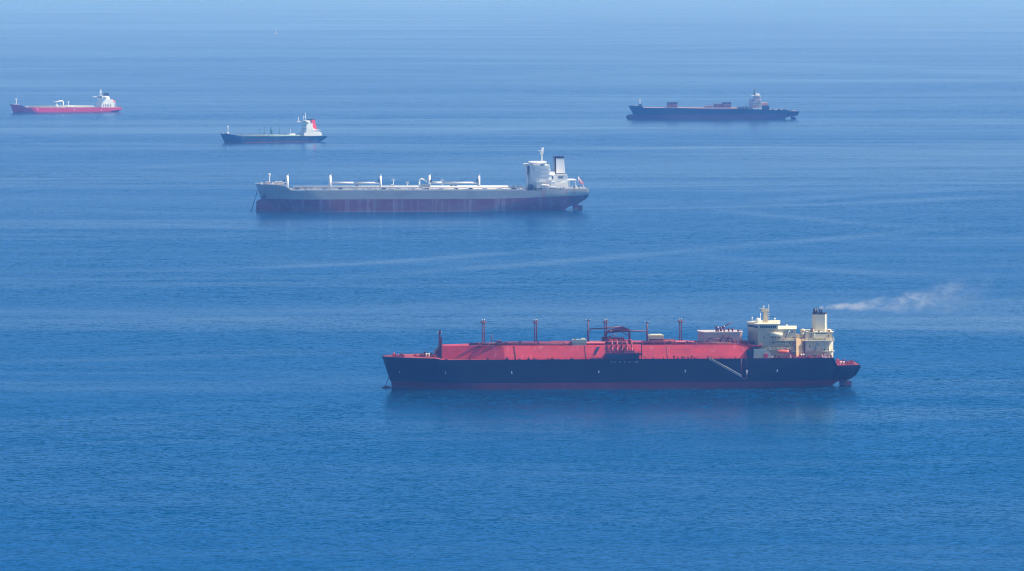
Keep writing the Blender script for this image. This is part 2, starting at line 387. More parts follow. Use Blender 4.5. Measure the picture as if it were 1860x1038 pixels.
# tank cover
def loft_cover(name, st, mat):
    L_ = []
    for pb_, pt_, yb, yt, pyb, pyt in st:
        xb_, zb = P(pb_, pyb, -yb); xt, zt = P(pt_, pyt, -yt)
        L_ += [(xb_, -yb, zb), (xt, -yt, zt), (xt, yt, zt), (xb_, yb, zb)]
    fs = []
    for i in range(len(st)-1):
        for k in range(3): a = 4*i+k; fs.append((a, a+1, a+5, a+4))
    fs += [(0, 3, 2, 1), (len(L_)-4, len(L_)-3, len(L_)-2, len(L_)-1)]
    return MB().add(L_, fs).build(name, mat, G.root)
def cover_paint():
    m, t, p = newmat('faded red tank cover plates'); tc = N(t, 'TexCoord').outputs['Object']
    sp = N(t, 'SeparateXYZ'); t.links.new(tc, sp.inputs[0])
    n1 = noise(t, tc, .10, 5, .6, (.6, 1, 1.4)).outputs[0]; n2 = noise(t, tc, .35, 4, .6, (1, 1, .15)).outputs[0]
    c = mix(t, ramp(t, n1, .35, .7), (.60, .035, .040), (.42, .022, .028))
    c = mix(t, math_(t, 'MULTIPLY', ramp(t, n2, .56, .74), .5), c, (.72, .22, .20))
    n4 = noise(t, tc, .9, 5, .7, (.35, 1, 1)).outputs[0]; c = mix(t, math_(t, 'MULTIPLY', ramp(t, n4, .58, .70), .35), c, (.36, .05, .05))
    fr = math_(t, 'PINGPONG', math_(t, 'ADD', sp.outputs[0], 1000), 6.2)
    c = mix(t, math_(t, 'MULTIPLY', math_(t, 'LESS_THAN', fr, .16), .6), c, (.4, .04, .05))
    t.links.new(c, p.inputs['Base Color']); p.inputs['Roughness'].default_value = .5
    return m
COVER = cover_paint()
cover = loft_cover('tank_cover', [(803+(917-803)*i/10, 803+(914-803)*i/10, 9+10.3*i/10, 4.7+10.3*i/10, 655.5-.5*i/10, 628.2+.8*i/10) for i in range(11)]+[ (1125, 1125, 19.3, 15, 654, 627.5), (1356, 1371, 19.3, 15, 652.5, 626.5)], COVER)
for px in (937, 1065, 1213):
    mb = MB(); a = G.p3(px, 654, -19.45); b = G.p3(px-3, 628.5, -15.15); mb.tube(a, b, .22, n=4); mb.build('cover_seam', DRED, cover)
mb = MB(); a = [G.p3(1079, 643, -17.9), G.p3(1083.5, 643, -17.9), G.p3(1090, 630.5, -15.7), G.p3(1084, 630.5, -15.7)]
mb.add([(x, y-.2, z) for x, y, z in a]+[(x, y+.6, z-.1) for x, y, z in a], [(0, 1, 2, 3), (0, 1, 5, 4), (1, 2, 6, 5), (2, 3, 7, 6), (3, 0, 4, 7)]); mb.build('stair_opening', NAVY, cover)
G.box('trunk_walkway', 925, 1366, 622, 628.5, -9, 9, DRED)
G.box('trunk_ridge', 1000, 1360, 620, 624, -4.5, 4.5, RED)
# pipes along the trunk
for k, (x0, x1, py, y, r, m_) in enumerate([(852, 1060, 626.8, -13.6, .28, DRED), (905, 1098, 624.8, -11.6, .35, REDP), (1168, 1350, 624.0, -12.5, .32, DRED), (1168, 1362, 626.3, -14.2, .22, REDP), (1000, 1100, 622.3, -9.8, .3, DRED), (1166, 1260, 621.5, -9.6, .3, REDP), (1180, 1225, 617.5, -10.5, .3, DRED), (852, 905, 624.5, -11, .35, DRED)]):
    r *= 1.6; mb = MB(); G.tb(mb, (x0, py), (x1, py-(x1-x0)*.006), y, r)
    a = G.P(x0, py, y); b = G.P(x1, py, y); n = int((b[0]-a[0])/6)
    for i in range(n+1):
        x = a[0]+(b[0]-a[0])*i/max(1, n); mb.tube((x, y, a[1]-1.6), (x, y, a[1]+.7), .26, n=5)
    mb.build('cargo_pipe', m_, G.root)
railing(G, 'railing', [G.p3(862+i*31.3, 628.4-i*.13, -14.9) for i in range(17)], 1.3, DRED, 2.2, .09)
topz = lambda x: P(1125, 626.5, -14)[1]+.35
clutter(G, 'deck_valve', 855, 1060, -14.5, -12, 34, [DRED, REDP, DRED], (.8, 3.0), (.8, 2.0), topz)
clutter(G, 'deck_valve', 1170, 1355, -14.5, -12, 32, [DRED, REDP, DRED], (.8, 3.0), (.8, 2.0), topz)
G.tube('vent_pipe', (893, 627), (893, 608), -10, .28, DRED)
mb = MB(); G.bx(mb, 903, 912, 620, 625, -12, -8); G.tb(mb, (896, 620), (911, 619), -10, .3); mb.build('deck_winch', DRED, G.root)
# twin vent masts
def vent_mast(pxa, pyb, pyt, fat=0):
    mb = MB(); y = -3
    a = G.p3(pxa-2, pyb, y); b = G.p3(pxa+1.6, pyb, y+2)
    zt = G.P(pxa, pyt, y)[1]
    mb.tube(a, (a[0], a[1], zt), .27, n=10); mb.tube(b, (b[0], b[1], zt), .34, n=10)
    o = mb.build('vent_mast', DRED, G.root)
    mb = MB(); cx = (a[0]+b[0])/2; mb.tube((cx, y+1, zt-1.6), (cx, y+1, zt-1.2), 2.0, n=12)
    for q in range(8):
        an = q*math.pi/4; mb.tube((cx+1.9*math.cos(an), y+1+1.9*math.sin(an), zt-1.3), (cx+1.9*math.cos(an), y+1+1.9*math.sin(an), zt-.4), .07, n=4)
    mb.build('mast_platform', DRED, o)
    for q in (a, b): MB().tube((q[0], q[1], zt), (q[0], q[1], zt+.7), .5, .3).build('vent_cowl', LGREY, o)
    mb = MB()
    for i in range(14):
        z = a[2]+.6+i*.9
        if z < zt-1: mb.tube((a[0], a[1], z), (b[0], b[1], z), .07, n=4)
    mb.build('ladder', DRED, o)
    if fat: G.box('mast_base', pxa-3.2, pxa+3.2, 603, 629, y-1.5, y+1.5, DRED, o, tx=.3)
for q in ((878, 622, 582.5, 0), (973, 621.5, 582.5, 0), (1100.3, 621, 582, 1), (1236, 620, 581, 0)): vent_mast(*q)
def light_post(px, pyb, pyt):
    o = G.tube('light_post', (px, pyb), (px, pyt), -6, .55, DRED, r1=.42)
    mb = MB(); x, z = P(px, pyt, -6); mb.box(x-1.4, x+1.4, -6.3, -5.7, z-.1, z+.2); mb.build('crossbar', DRED, o)
    for s_ in (-1, 1): MB().box(x+s_*1.2-.35, x+s_*1.2+.35, -6.4, -5.7, z+.25, z+.8).build('floodlight', WHITE2, o)
light_post(1068.5, 627, 582.5); light_post(1175.5, 622, 586)
mb = MB(); G.tb(mb, (1064.5, 622), (1068, 597), -6, .09, n=4); mb.build('stay_wire', DRED, G.root)
# hose cranes
def crane(px, pyb, pyt, tip, knee, w_=2.4, y=-4):
    o = G.box('cargo_crane', px-w_, px+w_, pyt, pyb, y-1.6, y+1.6, DRED, tx=.35)
    mb = MB(); K = G.p3(*knee, y); T = G.p3(*tip, y); B = G.p3(px, pyt+1, y)
    for dy in (-.6, .6):
        for a, b, r in ((B, K, .5), (K, T, .42), (B, ((B[0]*.6+T[0]*.4), y, T[2]-.2), .3)):
            mb.tube((a[0], y+dy, a[2]), (b[0], y+dy, b[2]), r, r*.8, n=6)
    for i in range(6):
        f = i/6; q = [K[j]+(T[j]-K[j])*f for j in range(3)]; mb.tube((q[0], y-.6, q[2]), (q[0], y+.6, q[2]), .15, n=4)
    mb.build('crane_jib', DRED, o)
    G.tube('crane_brace', (px, pyt+10), (px+(tip[0]-px)*.28, knee[1]+7), y-.9, .26, DRED, o)
    G.tube('crane_hook', tip, (tip[0]+(1.2 if tip[0] > px else -1.2), tip[1]+6), y, .22, DRED, o)
crane(1143.5, 623, 601, (1071.5, 598), (1131, 594))
crane(1100.5, 627, 604, (1173, 602), (1112, 600.5), y=-8)
mb = MB(); G.prof(mb, [(1103, 600.5), (1131, 593), (1146, 600), (1144, 603.5), (1108, 603.5)], -6.6, -5.2); mb.build('crane_housing', DRED, G.root)
# manifold with its platform
man = G.box('manifold_platform', 1101, 1167, 641.5, 643.5, -21.8, -15, DRED)
for i, px in enumerate((1112, 1121, 1129.5, 1138.5, 1147.5)):
    mb = MB(); pts = [G.p3(px-9, 619.5, -9), G.p3(px-2.5, 617.8, -13), G.p3(px-.5, 619.5, -15.8), G.p3(px+.2, 632, -17.2), G.p3(px+1, 639.5, -18.6), G.p3(px+2, 640.2, -21)]
    mb.path(pts, .48, 9)
    for q in pts[1:-1]: mb.ball(q, .58, 8, 5)
    mb.tube(pts[-1], (pts[-1][0], pts[-1][1]-.5, pts[-1][2]), 1.15, n=10); mb.build('manifold_pipe', [REDP, REDP, DRED][i % 3], G.root)
    mb = MB(); a = G.p3(px+4, 632, -16.6); b = G.p3(px+4.2, 641, -17.2); mb.tube(a, b, .3, n=6); mb.build('pipe_support', DRED, man)
for px in (1101.5, 1164.5): G.box('manifold_frame', px, px+1.6, 622, 652.5, -19.6, -19, DRED, man)
mb = MB(); G.tb(mb, (1166, 643.5), (1174, 652.5), -20.5, .25, n=5); mb.build('platform_brace', DRED, man); mb = MB(); G.tb(mb, (1100, 643.5), (1096, 652.5), -20.5, .25, n=5); mb.build('platform_brace', DRED, man)
G.box('manifold_recess_shade', 1103, 1161, 645, 652.3, -21.0, -19, NAVY, man)  # solid navy box, the shade of the recess under the platform as colour
a = G.p3(1100, 641.5, -21.6); b = G.p3(1167, 641.2, -21.6); railing(G, 'platform_railing', [a, b], 1.1, DRED, 2.2, .09, man)
mb = MB(); G.bx(mb, 1103, 1134, 613.5, 619, -9, -3); G.bx(mb, 1094, 1100, 613, 621, -9, -3); mb.build('valve_house', DRED, G.root)
clutter(G, 'deck_valve', 1102, 1165, -17.5, -15.5, 8, [DRED, REDP], (.6, 1.4), (.8, 2.2), lambda x: P(1125, 641, -17)[1])
# cabins on the trunk
cab = G.box('deck_cabin', 1039.5, 1065.5, 617.5, 629, -14.3, -8, GREY); G.box('cabin_roof_box', 1056, 1063, 615, 617.4, -13, -10, CREAM2, cab); G.tube('cabin_vent', (1044.5, 617.5), (1044.5, 614.5), -12, .5, DRED, cab)
cab = G.box('deck_cabin', 1178.5, 1206, 609.6, 619.5, -5, 4, CREAM); mb = MB(); G.bx(mb, 1182, 1203, 608.3, 609.8, -4.6, 3); mb.build('cabin_roof', CREAM2, cab)
cab['label'] = 'beige cabin'
# compressor house
mh = P(1267, 603.5, -9)
pts = [P(px, 612, y)[0:1]+(y,) for px, y in ((1267.5, 1), (1280, -9.5), (1345, -9.5), (1348.5, -6), (1348.5, 9), (1267.5, 9))]
zb_ = P(1300, 624, -9.5)[1]; zt_ = P(1300, 604.5, -9.5)[1]
comp = MB().xy(pts, zb_, zt_).build('compressor_house', BEIGE, G.root)
MB().xy([(x*1.0+(x-P(1308, 610, -9)[0])*.02, y*1.05) for x, y in pts], zt_, zt_+.35).build('roof_edge', PINKW, comp)
for i, px in enumerate((1301, 1304.5, 1315.5, 1323.5, 1330.5, 1341)):
    x, z = P(px, 604.2, -6); h = (3.3, 2.7, 3.3, 2.1, 2.1, 1.2)[i]
    mb = MB(); mb.tube((x, -6, z-.3), (x, -6, z+h), .55, .5); mb.tube((x, -6, z+h), (x, -6, z+h+.5), .85, .7); mb.build('roof_vent', DRED, comp)
    if i in (1, 2): MB().ball((x-.1, -6.9, z+h+.5), .45, 8, 5).build('floodlight', WHITE2, comp)
mb = MB(); G.tb(mb, (1309.5, 604), (1309.5, 594), -3, .75); G.tb(mb, (1310, 595.5), (1330.5, 586), -3, .5, .25); G.tb(mb, (1310, 598), (1319, 592.5), -3, .2); mb.build('provision_crane', DRED, G.root)
for pts_ in ([(1283, 622), (1286, 615.5), (1306, 615.5), (1309, 622)], [(1309, 620), (1313, 610), (1321, 616), (1328, 614), (1334, 622)], [(1318, 623), (1324, 611), (1331, 619)]):
    MB().path([G.p3(a_, b_, -11.5) for a_, b_ in pts_], .36, 6).build('cargo_pipe', DRED, G.root)
clutter(G, 'deck_valve', 1286, 1345, -13, -10.5, 8, [DRED, REDP], (.4, 1.0), (.8, 2.4), topz)
# gap behind the trunk, its shadow put in as a navy block
G.box('gap_shadow_block', 1357, 1369, 636, 652.5, -19.3, 17, NAVY)
G.box('mooring_house', 1369, 1390, 634.5, 652, -20, 15, GREY)
mb = MB(); G.prof(mb, [(1390, 634.5), (1400, 641), (1403, 652), (1390, 652)], -19.6, 12); mb.build('sloped_bulkhead', GREY, G.root)
G.box('boat_platform', 1364, 1383, 629, 631.2, -19, -10, DRED)
mb = MB(); G.tb(mb, (1382.5, 631), (1383.5, 624), -18, .35); G.tb(mb, (1366, 629), (1383, 627), -18, .2); mb.build('hose_davit', REDP, G.root)
clutter(G, 'deck_winch', 1358, 1375, -14, -8, 9, [NAVY, DRED], (.5, 1.5), (1.5, 3.5), lambda x: P(1365, 629, -12)[1])  # dark pieces whose navy puts in the shadow of this area
# accommodation block, front corners cut off
def plan(pts, y0py=620): return [(P(px, y0py, y)[0], y) for px, y in pts]
def zpy(py, y, px=1400): return P(px, py, y)[1]
acc = MB().xy(plan([(1358, 3), (1377, -14), (1400, -15.5), (1400, 15.5), (1377, 15.5), (1358, 4)]), zpy(652, -15), zpy(598, -15)).build('accommodation_block', CREAM, G.root)
MB().xy(plan([(1357, 3), (1377, -15), (1413, -16.4), (1413, 16), (1377, 16), (1357, 4)]), zpy(598.2, -15.5), zpy(591, -15.5)).build('wheelhouse', CREAM, acc)
MB().xy(plan([(1356.5, 3), (1376.5, -15.8), (1417, -17.2), (1417, 17), (1377, 17), (1356.5, 4)]), zpy(590.8, -16), zpy(588.7, -16)).build('wheelhouse_roof', CREAM2, acc)
for i in range(9):   # bridge windows, side and oblique front
    px = 1380.5+i*3.3; y = -15.05-(px-1377)*.04; x0, z0 = P(px, 596.2, y); x1, z1 = P(px+2.4, 592.2, y)
    MB().box(x0, x1, y-.12, y+.3, z0, z1).build('window', GLASS, acc)
A = Vector((P(1357, 594, 3)[0], 3, 0)); B = Vector((P(1377, 594, -15)[0], -15, 0)); dr = (B-A).normalized(); nn = Vector((dr.y, -dr.x, 0)); nn = -nn if nn.y > 0 else nn
for i in range(6):
    c0 = A.lerp(B, .06+i*.155); c1 = A.lerp(B, .06+i*.155+.12); z0 = zpy(596.5, -14); z1 = zpy(592.5, -14)
    vs = [c0+nn*.12, c1+nn*.12, c1-nn*.2, c0-nn*.2]; MB().xy([(v.x, v.y) for v in vs], z0, z1).build('window', GLASS, acc)
mb = MB(); G.bx(mb, 1395, 1446, 599.5, 652, -14.5, 14.5); blk = mb.build('cabin_block', CREAM, acc)
MB().xy(plan([(1394, -15.2), (1447, -15.2), (1447, 15), (1394, 15)]), zpy(599.3, -15), zpy(598.2, -15)).build('roof_edge', CREAM2, acc)
for k, (py, x0, x1, yy) in enumerate(((606.5, 1395, 1420, -17), (618.5, 1398, 1446, -17.5), (627, 1380, 1432, -17.5), (634.5, 1390, 1440, -18), (619, 1436, 1446, -16.5), (638.5, 1437, 1446, -17))):
    o = G.box('deck_ledge', x0, x1, py, py+1.0, yy, -12, CREAM2 if k in (0, 4) else CREAM, acc)
    railing(G, 'railing', [G.p3(x0, py, yy+.1), G.p3(x1, py, yy+.1)], 1.1, CREAM2, 2.5, .06, acc)
G.tube('bridge_wing', (1399, 607.5), (1421, 608.5), -17, 1.3, CREAM2, acc, n=10)
for py, xs_ in ((602.5, (1398, 1425, 1430, 1438)), (612, (1387, 1403, 1408, 1413, 1426, 1440)), (622, (1397, 1405, 1411, 1418, 1424, 1429)), (630, (1394, 1400, 1407, 1414, 1421, 1428)), (645, (1408, 1438, 1442))):
    for px in xs_:
        y = -14.5 if px >= 1395 else -15.0; G.box('window', px, px+1.6, py, py+2, y-.1, y+.3, GLASS, acc)
mb = MB(); a = G.p3(1428, 612, -15); b = G.p3(1434, 600, -15); mb.tube(a, b, .5, n=4); mb.build('stairway', GREY, acc)
mb = MB(); a = G.p3(1441, 652, -16.5); b = G.p3(1434, 636, -16.5); mb.tube(a, b, .4, n=4); a = G.p3(1436, 634, -16.5); b = G.p3(1443, 622, -16.5); mb.tube(a, b, .35, n=4); mb.build('stairway', REDP, acc)
for py, x0, x1, y0 in ((606, 1398, 1418, -16.6), (618, 1400, 1444, -17), (626.6, 1384, 1430, -17), (634, 1394, 1438, -17.4), (650.5, 1404, 1444, -17), (618.4, 1464, 1512, -15.8), (603.2, 1468, 1512, -12.6), (637.5, 1497, 1513, -15.2), (650.3, 1464, 1510, -16)):
    zz = zpy(py, y0, (x0+x1)/2); clutter(G, 'deck_locker', x0, x1, y0, y0+1, max(3, int((x1-x0)/5)), [GREY, CREAM2, REDP, CREAM, STEEL], (.3, 1.3), (.8, 2.0), lambda x, q=zz: q+.25, (.3, .9))
for px, py, h in ((1403, 622.5, 4), (1416, 613, 4), (1433, 622, 4.5), (1424, 640, 6), (1440, 640, 6), (1470, 627, 6), (1486, 626, 4), (1478, 609, 5), (1504, 609, 5)):
    y = -15.6 if px < 1380 else (-14.5 if px < 1463 else (-14.8 if py > 620 else -11)); G.box('doorway', px, px+1.5, py, py+h*.7, y-.08, y+.2, STEEL, acc)
# roof fittings
x, z = P(1376.8, 588.5, -4); MB().ball((x, -4, z+2.0), 1.75, 14, 9).build('radome', WHITE2, acc)
MB().tube((x, -4, z-.6), (x, -4, z+.8), .8).build('radome_base', CREAM, acc)
for px, pt, r in ((1366, 578.5, .28), (1407.3, 580, .28), (1429, 592, .3)):
    x, z = P(px, pt, -8); mb = MB(); mb.tube((x, -8, z-3.8), (x, -8, z), r*.6); mb.ball((x, -8, z+.3), .6, 8, 5); mb.build('satellite_dome', WHITE2, acc)
mast = G.box('radar_mast', 1386.5, 1394.8, 567, 589.5, -2, 2, CREAM, tx=.35)
mb = MB(); G.bx(mb, 1383.5, 1397, 564.5, 567.2, -3, 3); G.bx(mb, 1385, 1395.5, 561.8, 564.6, -2, 2); mb.build('mast_platform', CREAM, mast)
G.box('radar_scanner', 1379, 1388, 560, 560.9, -2.4, -1.8, WHITE2, mast); G.tube('aerial', (1396.4, 566), (1396.4, 553.5), -1, .18, WHITE2, mast)
G.tube('aerial', (1381.5, 589), (1381.5, 569), -3, .2, WHITE2, mast); mb = MB(); x, z = P(1387, 557.5, -1); mb.ball((x, -1, z), .6, 8, 5); mb.tube((x, -1, z-1.5), (x, -1, z), .25); mb.build('radar_dome', WHITE2, mast)
for py in (570, 574, 578, 582, 586): G.box('mast_rung', 1395.2, 1398, py, py+.8, -1, 1, CREAM, mast)
edge = [G.p3(1378, 588.6, -15.5), G.p3(1417, 588.6, -16.8)]; railing(G, 'railing', edge, 1.1, CREAM2, 2, .06, acc)
# engine casing with the funnel
cas = G.box('engine_casing', 1446, 1464, 616, 652, -13, 13, CREAM); 
MB().xy(plan([(1446.3, -17.2), (1462, -13.03), (1446.3, -13.03)], 632), zpy(648, -15, 1454), zpy(617, -15, 1454)).build('casing_front', paint('sunlit ochre paint', (.72, .46, .20), .5, .15), cas)  # golden sunlight on this face is put into the ochre
for py in (626.5, 637.5): MB().xy(plan([(1446, -17.4), (1462.3, -13.04), (1446, -13.04)], 632), zpy(py+1, -15, 1454), zpy(py, -15, 1454)).build('casing_band', CREAM2, cas)
mb = MB(); G.bx(mb, 1463, 1496, 620.5, 639, -14.8, 13); G.bx(mb, 1463, 1497, 639, 652, -13, 13); mb.xy(plan([(1497, -13.5), (1506, -13.5), (1513.5, -7), (1513.5, 12), (1497, 12)], 636), zpy(652, -13, 1505), zpy(620.5, -13, 1505)); mb.build('casing_lower_tier', CREAM, cas)
G.box('casing_platform', 1461, 1516, 618.6, 620.4, -16.3, 15, CREAM2, cas); G.box('casing_platform', 1495, 1516, 637.6, 639.4, -15.5, 14, CREAM2, cas)
mb = MB(); G.bx(mb, 1470, 1512, 604.5, 618.6, -11, 11); mb.build('casing_upper_tier', CREAM, cas)
mb = MB(); G.prof(mb, [(1474, 607.5), (1503, 607.5), (1497, 614.5), (1480, 614.5)], -13.2, -11); mb.build('funnel_bracket', CREAM2, cas)
G.box('casing_platform', 1465, 1515, 603.3, 605, -13, 12, CREAM2, cas)
for px, r in ((1475, 1.5), (1505.5, 1.7), (1496, .7)):
    x, z = P(px, 603.4, -9); mb = MB(); mb.tube((x, -9, z-.1), (x, -9, z+1), r*.7); mb.ball((x, -9, z+1.1), r, 10, 6, sz=.5); mb.build('ventilator', CREAM2, cas)
mb = MB(); x, z = P(1457.5, 616.5, -8); mb.tube((x, -8, z), (x, -8, z+5), 1.1); mb.ball((x, -8, z+5.3), 1.75, 12, 7, sz=.7); mb.build('ventilator', CREAM, cas)
mb = MB(); x, z = P(1450, 616.5, -8); mb.box(x-1.2, x+1.2, -9, -6, z, z+3.4); mb.build('pipe_casing', CREAM, cas); mb = MB(); x, z = P(1467, 618, -12); mb.box(x-1, x+1, -13, -10, z, z+4.8); mb.build('pipe_casing', CREAM, cas)
G.tube('vent_pipe', (1461.8, 650), (1461.8, 608), -14.6, .3, DRED, cas)
railing(G, 'railing', [G.p3(1461, 618.6, -16.1), G.p3(1516, 618.6, -16.1)], 1.2, CREAM2, 2, .07, cas); railing(G, 'railing', [G.p3(1465, 603.3, -12.8), G.p3(1515, 603.3, -12.8)], 1.2, CREAM2, 2, .07, cas)
for px, py in ((1478, 631), (1489, 645), (1492, 633.5), (1505, 643), (1482, 645), (1472, 646)): G.box('window', px, px+2.2, py, py+3, -14.95 if py < 638 and px < 1496 else -13.15, -12.9, GREY, cas)
mb = MB(); mb.tube(G.p3(1480, 638, -15.3), G.p3(1486, 624, -15.3), .5, n=4); mb.tube(G.p3(1474, 618, -13.4), G.p3(1480, 606, -13.4), .35, n=4); mb.build('stairway', GREY, cas)
z0, z1 = zpy(605, -7.5, 1490), zpy(571.8, -7.5, 1490)
fun = MB().xy(plan([(1474.5, -4), (1482, -7.5), (1498.5, -7.5), (1502.5, -4), (1502.5, 7), (1475, 7)], 590), z0, z1, .985).build('funnel', paint('greyed cream paint', (.66, .63, .50), .5, .2), G.root)
MB().xy(plan([(1475, -4), (1482, -7.3), (1498, -7.3), (1501.8, -4), (1501.8, 6.8), (1475.4, 6.8)], 590), z1, z1+.5).build('funnel_top', BLACK, fun)
for px, pt, r, y in ((1479.5, 560.5, .9, -4), (1482.8, 560.5, .9, -1), (1488, 560.3, .35, -4), (1492, 560.8, .6, -4), (1498, 568.5, .7, -4)):
    x, z = P(px, 572, y); zt = P(px, pt, y)[1]; mb = MB(); mb.tube((x, y, z-.5), (x, y, zt), r, n=12); mb.build('exhaust_pipe', BLACK, fun)
# foremast and bow machinery
fm = G.box('foremast', 796, 801.5, 604.5, 652, -2, 1.5, DRED, tx=.5)
mb = MB(); G.bx(mb, 795, 802, 604, 605.2, -2.5, 2.5); G.bx(mb, 797.3, 800.8, 600, 604, -1, 1); mb.build('mast_platform', DRED, fm)
for px in (795, 801.8): G.box('floodlight', px-.9, px+.9, 602.5, 604.2, -2.6, -1.9, WHITE2, fm)
mb = MB(); G.bx(mb, 789.5, 798, 639, 652, -3, 3); G.bx(mb, 793, 797, 632.5, 639, -2, 2); G.tb(mb, (788.5, 652), (788.5, 637), -4, .25); G.tb(mb, (788.5, 637), (796, 634), -4, .2); mb.build('mast_house', DRED, fm)
mb = MB(); G.bx(mb, 801, 803, 613, 630, -1.5, 1.5); mb.build('cable_trunk', DRED, fm)
clutter(G, 'mooring_winch', 712, 788, -8, 6, 16, [DRED, REDP, DRED], (1.5, 4), (1, 2.6), gzd, (1, 3))
clutter(G, 'bollard', 704, 796, -9, -4, 16, [DRED, LGREY, REDP], (.4, 1), (.7, 1.6), gzd, (.4, 1))
for px in (774.2, 779): x, z = P(px, 643.5, -12); mb = MB(); mb.tube((x, -12, z-1.8), (x, -12, z), .4); mb.ball((x, -12, z), .8, 8, 5, sz=.6); mb.build('ventilator', CREAM2, G.root)
clutter(G, 'bollard', 806, 1098, -20.8, -20.2, 26, [DRED, DRED, NAVY], (.5, 2.0), (.6, 1.5), gzd, (.3, .5))
clutter(G, 'bollard', 1170, 1350, -20.8, -20.2, 22, [DRED, DRED, NAVY], (.3, 1.2), (.6, 2.0), gzd, (.3, .5))
edge_rail(G, ghalf, gzd, 806, 1100, DRED, 1.1, 30, r=.045); edge_rail(G, ghalf, gzd, 1168, 1355, DRED, 1.1, 20, r=.045)
edge_rail(G, ghalf, gzd, 700, 800, REDP, 1.1, 20, r=.05)
edge_rail(G, ghalf, gzd, 1405, 1512, REDP, 1.2, 24, r=.07); edge_rail(G, ghalf, gzd, 1523, 1555, REDP, 1.2, 10, r=.07)
clutter(G, 'mooring_winch', 1400, 1510, -19, -16, 22, [REDP, DRED, REDP, WHITE2], (.6, 2.4), (.8, 2.2), gzd, (.6, 1.5))
clutter(G, 'mooring_winch', 1524, 1548, -13, 4, 14, [DRED, REDP, DRED, REDP], (1, 3), (1, 2.6), gzd, (1, 3))
for px in (1527, 1532.5): x, z = P(px, 658, -15); mb = MB(); mb.tube((x, -15, z-1.6), (x, -15, z), .35); mb.ball((x, -15, z), .75, 8, 5, sz=.7); mb.build('ventilator', WHITE2, G.root)
for px in (1455, 1459.5): x, z = P(px, 644.5, -18); MB().ball((x, -18, z), .7, 8, 5, sz=.8).build('ventilator', WHITE2, G.root)
for px in (1397.5, 1402): G.box('liferaft_canister', px, px+3.4, 647.8, 650, -19.4, -18.2, WHITE2)
G.box('hose_reel', 1388, 1394.5, 643, 650.5, -20.6, -19.2, paint('signal red', (.6, .02, .04), .5, .2))
for px in (1545.5, 1551): G.tube('flagstaff', (px, 662), (px, 653), -6, .15, DRED)
# marks on the side
for px, py in ((728, 678), (809.3, 677), (929.5, 677), (1087.7, 675.5), (1244.7, 674.5), (1411.8, 673.7)):
    x0 = P(px, py, -21.5)[0]; k = 0.72
    v_ = (P(px, py, -21.5)[1]+4)/(gzd(x0)+4)
    m_ = MB()
    # find the plating's own offset by ray casting the hull mesh
    ok, loc, nor, _ = ghull.ray_cast(Vector((x0, -60, P(px, py, -21.5)[1])), Vector((0, 1, 0)))
    if not ok: continue
    x, y, z = loc; s_ = .32 if px > 850 else .26
    m_.xz([(x-s_, z-.8), (x+s_, z-.8), (x+s_, z+.1), (x+.12, z+.9), (x-.12, z+.9), (x-s_, z+.1)], y-.12, y+.15)
    m_.build('tug_mark', WHITE2 if px > 850 else LGREY, G.root)
for px in (1111, 1117, 1126, 1135, 1144, 1153, 1156.5, 1158.5):
    x, z = P(px, 657.8, -21.55); MB().box(x-.28, x+.28, -21.62, -21.45, z-.25, z+.25).build('load_mark', LGREY, G.root)
# gangway ladder and its davit pipes
a = Vector(G.p3(1288.5, 653, -22.1)); b = Vector(G.p3(1347.5, 685.5, -22.3)); mb = MB()
for dz in (0, 1.1):
    for dy in (-.4, .3): mb.tube(a+Vector((0, dy, dz)), b+Vector((0, dy, dz)), .14, n=4)
for i in range(26): q = a.lerp(b, i/25); mb.tube(q, q+Vector((0, 0, 1.1)), .08, n=4); mb.tube(q+Vector((0, -.4, 0)), q+Vector((0, .3, 0)), .1, n=4)
mb.build('gangway_ladder', LGREY, G.root)
mb = MB(); mb.path([G.p3(1346.7, 651, -22.2), G.p3(1347, 685, -22.2), G.p3(1350, 689, -22.2), G.p3(1353, 689, -22.2), G.p3(1356, 685, -22.2), G.p3(1356.3, 672, -22.2)], .3, 6); mb.build('fender_frame', DRED, G.root)
G.tube('ladder_wire', (1356.3, 651), (1356.3, 673), -22.2, .09, DRED); G.tube('marker_pole', (1356.3, 673), (1356.3, 681), -22.6, .4, PINKW)

# lifeboat: hangs at the ship's side, a thing of its own
def lifeboat(S, px, py, y, L, Rr, label):
    x, z = S.P(px, py, y); mb = MB(); n = 12; st = [(-.5, .05, .25), (-.44, .5, .1), (-.3, .85, 0), (0, 1, 0), (.3, .95, 0), (.45, .7, .05), (.5, .1, .15)]
    vs = []
    for f, r, up in st:
        for k in range(n): t = 2*math.pi*k/n; vs.append((f*L, Rr*r*math.cos(t), Rr*(r*math.sin(t)*(1.0 if math.sin(t) > 0 else .8)+up)))
    mb.add(vs, [(i*n+k, i*n+(k+1) % n, (i+1)*n+(k+1) % n, (i+1)*n+k) for i in range(len(st)-1) for k in range(n)]+[tuple(range(n)), tuple(range(len(vs)-n, len(vs)))], True)
    root = bpy.data.objects.new('lifeboat', None); root.matrix_world = S.M @ Matrix.Translation((x, y, z)); link(root, label=label, cat='lifeboat')
    mb.build('boat_body', ORANGE, root); MB().box(L*.18, L*.4, -Rr*.5, Rr*.5, Rr*.8, Rr*1.25).build('helm_cupola', ORANGE, root)
    mb = MB(); mb.box(-L*.4, L*.42, -Rr*1.06, Rr*1.06, -.18, .0); mb.build('rubbing_strake', DRED, root)
    return root
lifeboat(G, 1422.5, 639.5, -18.6, 7.4, 1.35, 'orange enclosed lifeboat hanging beside the cream deckhouse of the gas carrier')
mb = MB(); mb.path([G.p3(1413, 645, -16), G.p3(1413, 634, -17), G.p3(1415, 633, -19)], .2, 5); mb.path([G.p3(1431.5, 645, -16), G.p3(1431.5, 634, -17), G.p3(1430, 633, -19)], .2, 5); mb.build('boat_davit', CREAM2, G.root)

